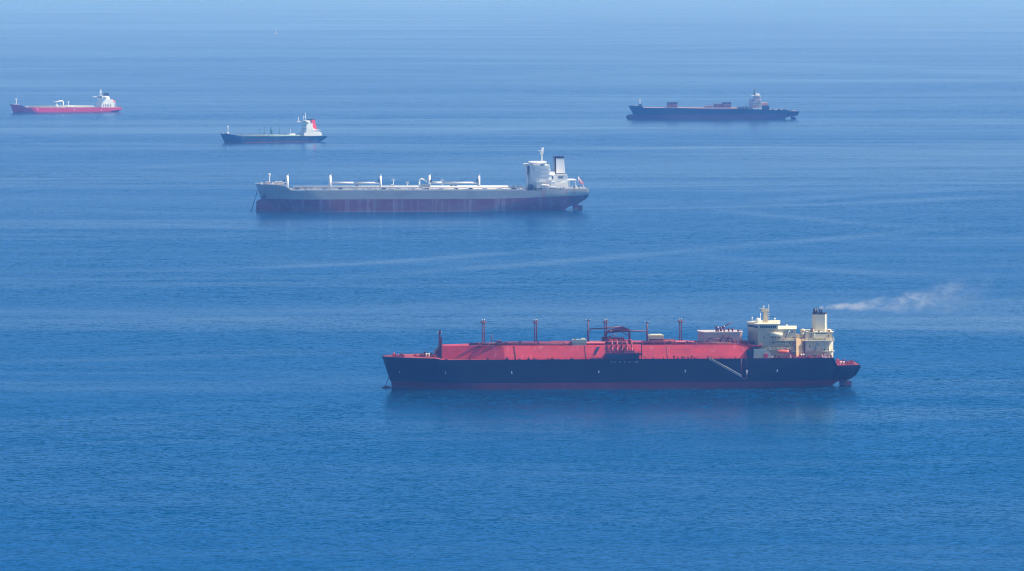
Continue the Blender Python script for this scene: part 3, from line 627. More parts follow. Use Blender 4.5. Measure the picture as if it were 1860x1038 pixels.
# ================================================================ crude tanker in the middle
T = Ship('oil_tanker', 765, 385, 28, 5.5, label='large tanker with grey and dull red hull, white deck posts and white bridge', cat='ship')
P = T.P
def t_bulb(mb):
    L_ = []; n = 10
    prof = [(465.3, 368.5, 386), (466, 366.0, 392), (468.5, 363.5, 398), (474, 361.5, 400), (486, 360.5, 400), (505, 366, 400)]
    wd = [.4, 1.8, 3.2, 4.6, 6.5, 8.5]
    for (px, t_, b_), w_ in zip(prof, wd):
        x, zt = P(px, t_, 0); zb = -6 
        for k in range(n): an = 2*math.pi*k/n; L_.append((x, w_*math.cos(an), (zt+zb)/2+(zt-zb)/2*math.copysign(abs(math.sin(an))**.6, math.sin(an))))
    mb.add(L_, [(i*n+k, i*n+(k+1) % n, (i+1)*n+(k+1) % n, (i+1)*n+k) for i in range(len(prof)-1) for k in range(n)]+[tuple(range(n))], True)
zl = P(765, 362, -28)[1]
thull_paint = hull_paint('grey over red hull paint', (.36, .37, .36), (.20, .055, .07), zl, x0=P(900, 362, -28)[0], k=.03, stain=(.34, .30, .32), amt=.55,
    rusts=[(P(q, 350, -26)[0], w_, P(q, 361, -26)[1]) for q, w_ in ((986, 3.2), (1029, 1.2), (1043.5, 1.6), (560, .8), (508, 1.0), (990, 1.2))], rough=.5, plates=.3, fringe=(.34, .32, .36), pales=[(P(q, 370, -28)[0], w_, a_) for q, w_, a_ in ((583, 2.5, .5), (628, 2, .55), (654, 3, .5), (668.5, 2.6, .9), (715.5, 1.8, .7), (759.5, 1.8, .6), (803, 1.8, .6), (845, 2.5, .5), (854, 2.5, .7), (902, 3, .8), (915, 3.5, .9), (983, 1.6, .6))])
thull, thalf, tzd = make_hull(T,
    stem=[(476, 400), (476, 365), (473, 357), (469, 346), (464, 334.5)],
    stern=[(1047, 370), (1053, 368), (1063, 361), (1065.5, 357), (1065.8, 343)],
    sheer=[(464, 334.5, 0), (470, 334.8, -9), (495, 336, -22), (519, 339, -27), (529, 346.2, -28), (765, 346.4, -28), (955, 346.2, -28), (1000, 346, -27), (1028, 344.2, -24), (1030, 343.4, -24), (1066, 343, -19)],
    bottom=[(1018, 392), (1028, 379), (1033, 375.5), (1038, 374.3), (1046, 373), (1056, 368)],
    mat=thull_paint, deckmat=paint('shade grey deck paint', (.26, .26, .28), .6, .5), Lw=80, Ld=55, Rw=135, Rd=50, tw=.03, td=.74, vk=.66, pb=.55, bulb=t_bulb)  # deck colour darkened to put in shade between the white pipes
mb = MB(); T.prof(mb, [(1040.5, 371), (1050, 371), (1047.5, 392), (1041, 392)], -1.2, 1.2); mb.build('skeg', thull_paint, T.root)
mb = MB(); T.prof(mb, [(1049.5, 373), (1058, 373.5), (1057.5, 392), (1048.5, 392)], -.6, .6); mb.build('rudder', paint('rudder dull red', (.06, .025, .05), .6, .3), T.root)
T.tube('anchor_chain', (468, 345.5), (456, 384.5), -3, .32, CHAIN)
for px in (480.5,):
    x, z = P(px, 355, -12); ok, loc, nor, _ = thull.ray_cast(Vector((x, -60, z)), Vector((0, 1, 0)))
    if ok:
        mb = MB(); x, y, z = loc; mb.box(x-.5, x+.5, y-1.2, y+1, z-2.5, z+3.5); mb.box(x-2.4, x+2.4, y-1.0, y+1, z-3, z-1.9); mb.box(x-2.4, x-1.7, y-1, y+1, z-2, z-.6); mb.box(x+1.7, x+2.4, y-1, y+1, z-2, z-.6); mb.build('anchor', STEEL, T.root)
# kingposts and booms
def kingpost(px, pyt, pyb, w_=3.2, y=-16, both=False):
    hw = w_/2; o = None
    for yy in ((-16, 16) if both else (y,)):
        x, zt = P(px, pyt, y); zb = P(px, pyb, y)[1]; r = hw/1.78
        mb = MB(); mb.tube((x, yy, zb-.5), (x, yy, zt-1), r*.95, r*.8, n=14); mb.ball((x, yy, zt-1), r*.8, 12, 6, sz=.6)
        mb.tube((x-r*.2, yy, zt-1), (x+r*.9, yy, zt+1.2), .22, n=5); mb.build('kingpost', WHITE2, T.root)
for px, pt, w_ in ((521.8, 318.5, 5.5), (599.5, 318.5, 6.2), (691, 319, 5.4), (779.8, 318.5, 6.4), (869.8, 319, 5.6), (957.8, 318.7, 4.6)): kingpost(px, pt, 345.5, w_)
for px in (516.5, 688.3, 783.2, 866.8):  T.box('winch_drum', px-.9, px+.9, 326, 331, -17.5, -15, STEEL)
for a_, b_, py in ((603, 642, 332.3), (643, 689, 332.5), (783, 802, 332), (803, 866, 332.3), (503, 519, 331)):
    mb = MB(); T.tb(mb, (a_, py), (b_, py+.2), -16, 1.0, n=8); mb.build('cargo_boom', WHITE2, T.root)
for a_, b_ in (((519, 319), (505, 328)), ((602, 320), (638, 331)), ((689, 321), (655, 330)), ((782, 321), (820, 331)), ((867, 321), (830, 330))): T.tube('topping_wire', a_, b_, -16, .13, STEEL, n=4)
# deck pipes; the dark steel pieces also put in the shadows between them
for y, py, r in ((-17, 340.6, .8), (-21.5, 343.2, .35), (-8, 338.6, .6)):
    mb = MB(); x0 = 533 if y > -20 else 530; T.tb(mb, (x0, py), (948, py-.1), y, r, n=8); mb.build('deck_pipe', WHITE if r < .6 else WHITE2, T.root)
dz = lambda x: tzd(x)
clutter(T, 'pipe_support', 530, 945, -22, -18, 60, [STEEL, LGREY, STEEL], (.8, 3.5), (1.2, 2.6), dz, (.8, 2))
clutter(T, 'deck_valve', 530, 945, -26, -22, 44, [WHITE, STEEL, LGREY, STEEL, PINKW], (.8, 2.6), (.9, 2.2), dz, (.8, 2))
mb = MB(); x0, x1 = P(531, 346, -27.6)[0], P(955, 346, -27.6)[0]; n = 40
for i in range(n): xa_ = x0+(x1-x0)*i/n; mb.box(xa_, x0+(x1-x0)*(i+1)/n, -27.75, -27.45, tzd(xa_)-.2, tzd(xa_)+.75)
mb.build('deck_edge_plate', WHITE2, T.root)
for q in range(16):
    px = 536+q*26.3; T.box('tank_hatch', px, px+7, 342.2, 345, -23, -19, LGREY if q % 3 else STEEL)
mb = MB(); T.bx(mb, 766, 782, 335, 340, -19, -13); mb.build('manifold_house', LGREY, T.root)
for px in (768, 771.5, 775, 778.5): T.tube('manifold_pipe', (px, 340.5), (px, 345.3), -22, .55, LGREY)
for px, pt in ((714.5, 328), (803, 328), (740, 333)):
    mb = MB(); T.tb(mb, (px, 344), (px, pt), -12, .42); x, z = P(px, pt, -12); mb.box(x-2, x+2, -12.4, -11.6, z-.4, z+.3); mb.box(x-1.2, x+1.2, -12.6, -11.4, z+.6, z+1.5); mb.build('light_post', WHITE2, T.root)
mb = MB(); T.bx(mb, 709, 717, 335.5, 341, -14, -9, .8); mb.build('tank_hatch', WHITE, T.root)
mb = MB(); mb.path([T.p3(762.5, 344, -14), T.p3(761.5, 330, -14), T.p3(763, 326.5, -14), T.p3(766, 325.3, -14), T.p3(769, 326.5, -14)], .95, 10); mb.tube(T.p3(768, 326, -14), T.p3(775.5, 331, -14), .9, .4); mb.build('hose_crane', WHITE2, T.root)
for px in (646, 818, 825): mb = MB(); T.bx(mb, px, px+5, 333.5, 340, -15, -11); T.tb(mb, (px+1, 340), (px+3, 331.5), -15, .3); mb.build('pipe_crossover', LGREY, T.root)
for px in (935, 943, 948): T.box('deck_house', px, px+4, 337.5, 344.5, -18, -10, WHITE)
edge_rail(T, thalf, tzd, 531, 955, WHITE, 1.1, 40, r=.07)
# forecastle
mb = MB(); T.tb(mb, (489.3, 335), (489.3, 319), -3, .7, .5); mb.tube(T.p3(489.3, 320.5, -3), T.p3(489.3, 319.8, -3), 1.4); mb.ball(T.p3(489.3, 316.8, -3), 1.4, 10, 6, sz=.6); mb.build('foremast', WHITE2, T.root)
T.box('mast_base', 483, 492, 330.5, 336, -5, 2, PINKW); T.box('forecastle_store', 501.5, 510.5, 330.5, 338, -10, 4, WHITE)
clutter(T, 'mooring_winch', 470, 516, -16, 2, 16, [WHITE, PINKW, WHITE2, LGREY], (1.5, 4), (1, 2.6), dz, (1, 3))
edge_rail(T, thalf, tzd, 466, 520, WHITE2, 1.2, 20, r=.09)
T.box('windlass', 505, 516, 333.5, 338.5, -14, -6, PINKW)
# accommodation
def tp(pts, py=320): return [(P(px, py, y)[0], y) for px, y in pts]
tz = lambda py, y, px=980: P(px, py, y)[1]
ta = MB().xy(tp([(962, 16), (966, -16), (982, -22), (998, -22), (998, 22), (970, 22)]), tz(347, -22), tz(302.5, -22)).build('accommodation_block', WHITE2, T.root)
MB().xy(tp([(960.5, 16), (964.5, -18), (979, -22.3), (990, -22.3), (990, 22), (968, 22)]), tz(303.5, -22), tz(298.5, -22)).build('wheelhouse', WHITE2, ta)
MB().xy(tp([(959.5, 16), (963.5, -19), (978, -23.2), (991, -23.2), (991, 23), (967, 23)]), tz(298.6, -22), tz(295.8, -22)).build('wheelhouse_roof', WHITE2, ta)
# far bridge wing with its curved bracket
mb = MB(); 
for s_ in (-1, 1):
    pass
x, z = P(952, 298.5, 28); z_ = z
mb.box(x-1.2, x+7, 17, 31, z_-1.3, z_+.9); mb.build('bridge_wing', WHITE2, ta)
mb = MB(); xw = P(955, 300, 24)[0]
mb.add([(xw-.5, 30, z_-1.3), (xw-.5, 23, z_-9), (xw+.5, 20, z_-22), (xw+1, 17, z_-1.3), (xw+6, 30, z_-1.3), (xw+6, 23, z_-9), (xw+6.5, 20, z_-22), (xw+6, 17, z_-1.3)], [(0, 1, 2, 3), (4, 7, 6, 5), (0, 4, 5, 1), (1, 5, 6, 2), (0, 3, 7, 4)]); mb.build('wing_bracket', WHITE2, ta)
x = P(970, 300, -24)[0]; mb = MB(); mb.box(x-1, x+6, -29, -20, tz(301, -24)-.8, tz(301, -24)+.9); mb.add([(x+1, -28, tz(301.5, -24)), (x+1, -22, tz(311, -22)), (x+1, -21.8, tz(301.5, -22)), (x+4, -28, tz(301.5, -24)), (x+4, -22, tz(311, -22)), (x+4, -21.8, tz(301.5, -22))], [(0, 1, 2), (3, 5, 4), (0, 3, 4, 1), (0, 2, 5, 3), (1, 4, 5, 2)]); mb.build('bridge_wing', WHITE2, ta)
for px in (973, 976, 979, 982, 985): T.box('window', px, px+2.3, 299.2, 301.4, -22.5 if px > 978 else -21.9, -20, GLASS, ta)
# stepped aft part with rounded decks
for i, (x0, x1, pt, pb_, y0) in enumerate(((988, 998.5, 301, 309, -19), (993, 1000, 309, 318, -20.5), (996, 1002.5, 318, 327, -21), (997, 1005, 327, 336, -22), (975, 1008, 331, 340, -23))):
    T.box('cabin_tier', x0, x1, pt, pb_, y0, 18, WHITE2, ta); T.box('deck_ledge', x0-1, x1+.4, pt-.6, pt, y0-1.5, 18, WHITE2, ta)
for py in (308, 315, 322, 329):
    for px in (968, 972): pass
    for px in (983, 987, 991): T.box('window', px, px+1.4, py, py+1.8, -22.12, -21.8, STEEL, ta)
for py in (334, 340):
    for px in (978, 983, 988, 993, 998): T.box('window', px, px+1.6, py, py+2, -23.15, -22.8, STEEL, ta)
mb = MB(); T.tb(mb, (984.3, 297), (984.3, 268.5), 0, .75, .4); x, z = P(984, 279, 0); mb.box(x-1.6, x+1.6, -1.6, 1.6, z-1, z+3); tm = mb.build('radar_mast', WHITE2, T.root)
T.box('radar_scanner', 978, 986.5, 273.5, 274.8, -2.2, -1.4, WHITE2, tm); T.box('mast_yard', 980.5, 988, 276.3, 277, -1, 1, WHITE2, tm); T.tube('aerial', (986, 280), (986.6, 268), 1, .3, WHITE2, tm)
for px in (964, 967.5, 974, 991): T.box('roof_locker', px, px+2.2, 293.6, 296.5, -14, -11, WHITE2, ta)
T.box('paint_store', 962, 968, 336, 346, -20, -8, STEEL)
# engine casing, funnel
tc_ = T.box('engine_casing', 1005, 1031, 319.5, 346, -16, 14, WHITE2)
T.box('casing_roof', 1001, 1030.5, 318, 319.6, -18, 15, WHITE2, tc_); T.box('cabin_tier', 998, 1008, 312.5, 318, -12, 8, WHITE, tc_)
T.box('casing_recess_shade', 1013.5, 1023, 320.6, 324.6, -16.1, -15.5, paint('painted recess shadow grey', (.18, .2, .24), .5, .2), tc_)  # raised panel, the shade of a recess put into its grey
T.box('deck_ledge', 998, 1031, 331.5, 332.3, -19, 14, WHITE2, tc_); T.box('deck_ledge', 975, 1028, 340.5, 341.7, -25.5, 20, WHITE2, tc_)
x0 = P(1010.5, 316.5, -9)[0]; x1 = P(1027, 316.5, -9)[0]; z0 = P(1018, 318, -9)[1]; z1 = P(1018, 288.2, -9)[1]
wf = MB(); xa, xb_ = P(1010.3, 288, -9)[0], P(1024.8, 288, -9)[0]
wf.add([(x0, -9, z0), (x1, -9, z0), (x1, 9, z0), (x0, 9, z0), (xa, -8, z1), (xb_, -8, z1), (xb_, 8, z1), (xa, 8, z1)], [(4, 5, 6, 7), (0, 1, 5, 4), (1, 2, 6, 5), (2, 3, 7, 6), (3, 0, 4, 7)])
tf = wf.build('funnel', WHITE2, T.root)
mb = MB(); mb.add([(x0-1.2, -8.8, z0), (x0-.05, -9.0, z0), (x0-.05, 8.8, z0), (x0-1.2, 8.8, z0), (xa-1.2, -7.9, z1), (xa-.05, -8, z1), (xa-.05, 8, z1), (xa-1.2, 8, z1)], [(0, 1, 5, 4), (4, 5, 6, 7), (3, 0, 4, 7), (2, 3, 7, 6), (1, 2, 6, 5)]); mb.build('funnel_front', BLACK, tf)
mb = MB(); mb.box(xa-1.3, xb_+.2, -8.2, 8.2, z1, z1+2.0); mb.build('funnel_top', BLACK, tf)
for px, pt in ((1013, 283.5), (1015.5, 283), (1020, 285)): x, z = P(px, pt, -3); MB().tube((x, -3, z1+1.5), (x, -3, z), .8).build('exhaust_pipe', BLACK, tf)
T.box('funnel_base_band', 1010, 1027.5, 315.3, 318, -9.4, 9.2, STEEL, tf)
# aft deck frames
af = T.box('aft_frame', 1030, 1047.5, 327, 328.8, -15, 13, WHITE2)
for px in (1034, 1045): T.box('frame_post', px, px+1.3, 328.8, 343.5, -14.5, -13.3, WHITE2, af)
T.box('frame_post', 1030, 1032.5, 328.8, 343.5, -14.5, -12, WHITE2, af)
mb = MB(); mb.tube(T.p3(1045, 333, -14), T.p3(1041, 329, -14), .3, n=5); mb.build('frame_brace', WHITE2, af)
clutter(T, 'mooring_winch', 1033, 1056, -17, -2, 14, [WHITE, PINKW, STEEL, WHITE2], (1, 3), (1, 2.6), dz, (1, 3))
edge_rail(T, thalf, tzd, 1031, 1064, WHITE2, 1.3, 14, r=.1); edge_rail(T, thalf, tzd, 975, 1028, WHITE2, 1.3, 20, r=.09)
clutter(T, 'deck_locker', 968, 1028, -24, -20, 22, [WHITE, WHITE2, LGREY, STEEL], (1, 3), (1.2, 3.2), dz, (1, 2))
T.tube('flagstaff', (1063, 344), (1050.5, 322), -1, .28, WHITE2)
mb = MB(); a = [P(*q, -1) for q in ((1050, 323), (1053.5, 324.5), (1060.5, 333), (1058.5, 336), (1053, 333.5), (1050.5, 329))]
n = len(a); mb.add([(x, -1+.5*math.sin(i*1.7), z) for i, (x, z) in enumerate(a)]+[(x, -.8+.5*math.sin(i*1.7), z) for i, (x, z) in enumerate(a)], [tuple(range(n)), tuple(range(2*n-1, n-1, -1))]+[(k, (k+1) % n, (k+1) % n+n, k+n) for k in range(n)]); mb.build('ensign', paint('faded red cloth', (.75, .22, .24), .8, .3), T.root)
T.tube('stern_light_post', (1051, 330), (1051, 321.5), -1, .5, WHITE2)
lifeboat(T, 989, 337.6, -26.3, 9.5, 1.5, 'small lifeboat hanging beside the white bridge house of the large grey tanker')
for o in bpy.data.objects:
    if o.name.startswith('boat_body') and o.parent and 'tanker' in o.parent['label']: o.data.materials[0] = WHITE; 

# ================================================================ small green-decked tanker
K = Ship('product_tanker', 495, 259.3, 11.5, 24, label='small dark blue tanker with a bright red funnel and green deck', cat='ship')
P = K.P
kp = hull_paint('dark teal hull paint', (.008, .035, .065), (.32, .035, .06), P(495, 258.2, -11.5)[1], stain=(.12, .15, .18), amt=.35, rough=.4)
khull, khalf, kzd = make_hull(K, stem=[(408.5, 266), (408.5, 259.5), (405, 252), (400.3, 242.5)], stern=[(579, 260), (584, 257), (589, 251), (591.7, 247)],
    sheer=[(400.3, 242.5, 0), (406, 243.2, -6), (416, 244, -9), (438, 248, -11.3), (495, 248.2, -11.5), (560, 247.6, -11.3), (592, 247.3, -7)],
    bottom=[(560, 266), (575, 260), (584, 256.2)], mat=kp, deckmat=DGREEN, Lw=34, Ld=24, Rw=45, Rd=26, tw=.05, td=.6, nu=60)
K.tube('foremast', (414, 243), (414, 229.5), 0, .45, WHITE2)
K.box('mast_light', 413, 415.2, 229, 231, -.8, .8, WHITE2); K.box('mast_base', 412.5, 416, 240.5, 243.5, -3, 1, WHITE2)
for px, pt, r in ((472, 235.5, .35), (480, 232.5, .4), (507.3, 231.5, .45), (491.5, 232.5, .3)):
    mb = MB(); K.tb(mb, (px, 247), (px, pt), -1, r); mb.box(*[K.P(px, pt, -1)[0]+d for d in (-1.3, 1.3)], -1.5, -.5, K.P(px, pt, -1)[1], K.P(px, pt, -1)[1]+.5); mb.build('vent_mast', DGREEN, K.root)
mb = MB(); K.bx(mb, 492.5, 494.8, 236, 247, -2, 0); K.tb(mb, (493.5, 237), (490.5, 232.5), -1, .4); mb.build('hose_crane', DGREEN, K.root)
K.box('manifold_rack', 488.5, 495.5, 244.3, 247.5, -9.5, -7, LGREEN); K.box('pipe_rack', 463, 540, 244.6, 246.3, -6, -3, DGREEN)
for y, py in ((-8, 246.7), (-4, 245.4), (-9.5, 247.3)): K.tube('deck_pipe', (430, py), (545, py-.3), y, .35, LGREEN if y != -4 else PINKW)
mb = MB(); K.tb(mb, (520, 245), (536, 244.5), -7, 1.1); mb.build('deck_tank', WHITE, K.root); K.tube('light_post', (527.5, 245), (527.5, 235), -5, .2, WHITE2)
kz = lambda x: kzd(x)
clutter(K, 'deck_valve', 428, 552, -8, -3, 30, [DGREEN, LGREEN, PINKW, DGREEN, LGREY], (.8, 2.4), (1, 2.4), kz); clutter(K, 'mooring_winch', 404, 424, -5, 2, 8, [DGREEN, PINKW], (.8, 2), (.8, 1.8), kz)
ka = K.box('accommodation_block', 556.5, 568, 224.5, 247.5, -8.5, 9, WHITE2)
K.box('cabin_tier', 552.5, 582, 241, 247.6, -10, 10, WHITE2, ka); K.box('cabin_tier', 556, 574, 236.8, 241, -9.2, 9.2, WHITE, ka); K.box('cabin_tier', 557, 569, 231.5, 236.6, -8.9, 9, WHITE2, ka)
K.box('wheelhouse', 556.5, 563.5, 219.5, 224.4, -8, 8, WHITE2, ka); K.box('bridge_wing', 540, 546, 220.8, 222.3, 12, 19.5, WHITE2, ka)
x, z = K.P(548, 221.5, 10); MB().box(x-1, x+3.5, -14.5, 16, z-.6, z+.7).build('bridge_wing', WHITE2, ka)
for z_ in (1.2,):
    xf = K.P(556.5, 222, -8)[0]
    for i in range(9): MB().box(xf-.12, xf+.2, -7.4+i*1.68, -6.2+i*1.68, K.P(556.5, 222.7, -8)[1], K.P(556.5, 220.8, -8)[1]).build('window', GLASS, ka)
xf = K.P(556.5, 230, -8.5)[0]
for py in (228, 233, 238):
    for i in range(6): MB().box(xf-.12, xf+.2, -7+i*2.4, -6+i*2.4, K.P(556.5, py+1.5, -8.5)[1], K.P(556.5, py, -8.5)[1]).build('window', GLASS, ka)
K.tube('aerial', (542, 221), (542, 213.5), 15, .35, WHITE2, ka); mb = MB(); K.tb(mb, (554.5, 222), (554.5, 205.5), 0, .4, .25); x, z = K.P(554.5, 213, 0); mb.box(x-.9, x+.9, -.9, .9, z-.6, z+.8); K.tb(mb, (551, 222), (551, 210.5), 0, .25); mb.build('radar_mast', WHITE2, ka)
mb = MB(); K.prof(mb, [(566.5, 235), (575.5, 235), (571.5, 217.3), (566, 217.3)], -3.6, 3.6); kf = mb.build('funnel', RFUN, K.root)
mb = MB(); K.bx(mb, 561.2, 566, 217.5, 226, -3.2, 3.2); K.bx(mb, 561.5, 571.3, 216.6, 218, -3.7, 3.5); mb.build('funnel_front', BLACK, kf)
mb = MB(); K.prof(mb, [(568, 247), (584, 247), (584, 243), (573, 235.5), (568, 233)], -5, 5); mb.build('stair_tower', WHITE2, ka)
for x0, x1, py in ((568, 583, 236.5), (570, 585, 240.5), (556, 586, 245)): K.box('deck_ledge', x0, x1, py, py+.9, -9.6, 8, WHITE2, ka)
clutter(K, 'deck_locker', 556, 584, -10.5, -9, 10, [PINKW, WHITE, LGREY], (.7, 2), (1, 2), kz)
edge_rail(K, khalf, kzd, 425, 588, LGREY, 1.1, 24, r=.06)

# ================================================================ red tanker, far left
B_ = Ship('chemical_tanker', 117, 205.2, 15, 24, label='bright red hulled tanker with small white crane amidships, far left', cat='ship')
P = B_.P
bp = hull_paint('crimson hull paint', (.56, .018, .055), (.33, .03, .06), P(117, 203.5, -15)[1], stain=(.6, .25, .28), amt=.3, rough=.45)
bhull, bhalf, bzd = make_hull(B_, stem=[(24.5, 212), (24.5, 204), (22, 197), (17.8, 189.8)], stern=[(206, 205), (213.5, 203.5), (215.5, 201), (215.8, 195.5)],
    sheer=[(17.8, 189.8, 0), (24, 190.3, -8), (38, 191.2, -13), (47, 195.3, -14.5), (117, 195.6, -15), (180, 195.4, -15), (216, 195.2, -11)],
    bottom=[(180, 212), (198, 206.5), (206, 204.5), (214, 202.8)], mat=bp, deckmat=DECKW, Lw=46, Ld=34, Rw=50, Rd=22, tw=.15, td=.85, vk=.4, nu=60)
mb = MB(); B_.tb(mb, (29.5, 191), (29.5, 181), 0, .55); x, z = B_.P(29.5, 181, 0); mb.box(x-1.7, x+1.7, -.9, .9, z, z+1.3); mb.build('foremast', WHITE2, B_.root)
mb = MB(); mb.path([B_.p3(114.8, 195, -3), B_.p3(114.8, 185.5, -3), B_.p3(112.5, 183.2, -3)], 1.0, 8); mb.tube(B_.p3(113, 183.5, -3), B_.p3(96.5, 185.6, -3), 1.0, .6); mb.build('hose_crane', WHITE2, B_.root)
mb = MB(); B_.tb(mb, (103, 195), (103, 190.5), -7, 2.0, n=12); B_.tb(mb, (103, 191), (103, 186), -5, .25); mb.build('deck_tank', WHITE2, B_.root)
mb = MB(); B_.tb(mb, (124.5, 195), (124.5, 185), -3, .45); x, z = B_.P(124.5, 185, -3); mb.box(x-1.6, x+1.6, -3.5, -2.5, z, z+.6); mb.build('light_post', WHITE2, B_.root)
for y, py in ((-8, 193.7), (-11, 194.6), (-3, 192.6)): B_.tube('deck_pipe', (52, py), (172, py-.3), y, .45, LGREY if y != -11 else LGREEN)
bz = lambda x: bzd(x)
clutter(B_, 'deck_valve', 48, 175, -12, -3, 30, [LGREEN, LGREY, PINKW, WHITE], (1, 2.6), (1, 2.4), bz); clutter(B_, 'mooring_winch', 22, 42, -6, 3, 8, [LGREY, PINKW], (1, 2.6), (.8, 1.8), bz)
ba = B_.box('accommodation_block', 186, 200, 179, 196, -11.5, 11.5, WHITE2)
B_.box('cabin_tier', 184.5, 208, 187, 196, -12.5, 12, WHITE2, ba); B_.box('cabin_tier', 185.5, 205, 181.5, 187, -11.8, 11, WHITE2, ba); B_.box('wheelhouse', 185.5, 194, 174.8, 179, -11, 11, WHITE2, ba)
x, z = B_.P(183, 176.5, 6); MB().box(x-.5, x+4, -17, 18, z-.7, z+.9).build('bridge_wing', WHITE2, ba)
B_.box('bridge_wing', 170.5, 176, 175.6, 177, 17, 25, WHITE2, ba)
xf = B_.P(185.5, 177, -11)[0]
for i in range(10): MB().box(xf-.12, xf+.2, -10.4+i*2.1, -8.9+i*2.1, B_.P(185.5, 178, -11)[1], B_.P(185.5, 176, -11)[1]).build('window', GLASS, ba)
for px in (187, 191, 194, 197, 200.5): B_.box('window', px, px+1.2, 190, 194.5, -12.65, -12.3, STEEL, ba)
mb = MB(); B_.tb(mb, (182, 176), (182, 162.5), 2, .6, .3); x, z = B_.P(182, 168.5, 2); mb.box(x-1.6, x+1.6, 1, 3, z-.5, z+.5); B_.tb(mb, (184, 176), (184, 164), 2, .3); mb.build('radar_mast', WHITE2, ba)
mb = MB(); B_.bx(mb, 190.5, 198, 169.8, 178, -4, 4, .6); bf = mb.build('funnel', BLACK, B_.root)
for px, pt in ((192.5, 167.6), (195, 168.6)): B_.tube('exhaust_pipe', (px, 172), (px, pt), -1, .7, BLACK, bf)
B_.box('funnel_base', 191, 199.5, 177.5, 181.5, -5, 5, WHITE2, bf); mb = MB(); B_.prof(mb, [(193.5, 176), (196, 174.3), (199, 176), (198.5, 180), (194, 180)], -5.5, -4.2); mb.build('funnel_panel', WHITE2, bf)
mb = MB()
for y in (-4, -1.5): mb.tube(B_.p3(202, 180.5, y), B_.p3(211.5, 191, y), .45, n=6); mb.tube(B_.p3(211, 190.5, y), B_.p3(210, 195.5, y), .4, n=6)
mb.build('boat_ramp', PINKW, B_.root)
lifeboat(B_, 206.5, 183.8, -2.75, 7.5, 1.3, 'orange lifeboat on the stern ramp of the red tanker').rotation_euler.y += R(38)
for px, py in ((68, 199.4), (135.5, 199.8), (184, 200), (163.7, 205)):
    x, z = P(px, py, -15); ok, loc, nor, _ = bhull.ray_cast(Vector((x, -60, z)), Vector((0, 1, 0)))
    if ok: mb = MB(); x, y, z = loc; mb.ball((x, y, z), .8, 8, 5, sy=.25); mb.build('hull_mark', WHITE2, B_.root)
edge_rail(B_, bhalf, bzd, 48, 212, LGREY, 1.1, 24, r=.07)

# ================================================================ container ship, far right
V = Ship('container_ship', 1294, 217.6, 16, 3, label='hazy blue container ship carrying only a few containers, far right', cat='ship')
P = V.P
vp = hull_paint('blue hull paint', (.004, .015, .035), (.085, .025, .045), P(1294, 208.2, -16)[1], stain=(.05, .08, .12), amt=.3, rough=.45)
def v_bulb(mb): x, z = P(1146, 212.2, 0); mb.ball((x, 0, z-.8), 5.2, sx=1.5, sy=.55, sz=.85)
vhull, vhalf, vzd = make_hull(V, stem=[(1149.5, 222), (1149.5, 207.5), (1146, 201), (1141, 192.2)], stern=[(1440, 211.5), (1447, 210.5), (1449, 209), (1449.3, 202)],
    sheer=[(1141, 192.2, 0), (1148, 192.4, -7), (1158, 192.8, -12), (1167, 193.2, -14), (1169, 196, -14.5), (1230, 196.6, -16), (1294, 198.2, -16), (1380, 199, -16), (1431, 200.2, -14.5), (1432.5, 202.3, -14.5), (1449.3, 202.3, -13)],
    bottom=[(1418, 220), (1426, 215.8), (1429, 213), (1434, 212.2), (1440, 212)], mat=vp, deckmat=BEIGE, Lw=62, Ld=38, Rw=75, Rd=26, tw=.04, td=.85, nu=70, bulb=v_bulb)
mb = MB(); V.prof(mb, [(1436, 210), (1441, 210), (1439.5, 222), (1437, 222)], -.8, .8); mb.build('skeg', vp, V.root); mb = MB(); V.prof(mb, [(1440.8, 212.5), (1444, 212.8), (1447.5, 217.5), (1440, 222)], -.5, .5); mb.build('rudder', NAVY, V.root)
mb = MB(); V.tb(mb, (1162, 191), (1162, 180.5), 0, .75); x, z = V.P(1162, 181, 0); mb.box(x-1.3, x+1.3, -1, 1, z-.5, z+1); mb.build('foremast', WHITE2, V.root)
V.box('mast_base', 1160, 1165.5, 189.5, 194, -4, 3, STEEL)
mb = MB(); V.bx(mb, 1170, 1360, 195.4, 200, -12, 12); mb.build('hatch_covers', BEIGE, V.root)
va = V.box('accommodation_block', 1367, 1383, 184, 200, -14, 14, PINKW)
V.box('cabin_tier', 1369.5, 1381.5, 174.5, 184, -10.5, 11, PINKW, va); V.box('wheelhouse', 1373, 1380.5, 171, 174.4, -11, 11, WHITE2, va); V.box('bridge_wing', 1367.5, 1382, 173.8, 174.8, -15.5, 16, WHITE2, va); V.box('stair_tower', 1376, 1384, 187, 200, -15.2, 10, PINKW, va)
V.box('cabin_front', 1363, 1367, 181, 199, -9, 14, PINKW, va); V.box('boat_deck', 1367.5, 1383.5, 196.5, 200.5, -15.8, 10, WHITE2, va)
for py in (177, 180.5, 184, 187.5, 191):
    for px in (1369, 1371.7, 1374.4, 1377.2, 1380): V.box('window', px, px+1.1, py, py+1.4, -10.65 if py < 184 else (-14.15 if px < 1376 else -15.35), -10.2 if py < 184 else -13.8, STEEL, va)
for py in (177, 182, 187, 192): V.box('deck_ledge', 1368.5, 1383, py-.9, py-.4, -12 if py < 184 else -15.6, 12, WHITE, va)
mb = MB(); V.prof(mb, [(1367.5, 192.3), (1374.3, 192.3), (1371, 195.8)], -14.5, -13.9); mb.build('red_panel', RFUN, va)
mb = MB(); V.tb(mb, (1370.5, 173), (1370.3, 164), -2, 1.1, .9); V.tb(mb, (1370, 165), (1367.7, 163.2), -2, .6); V.tb(mb, (1371, 165), (1372, 160.5), -2, .45); mb.build('radar_mast', STEEL, va)
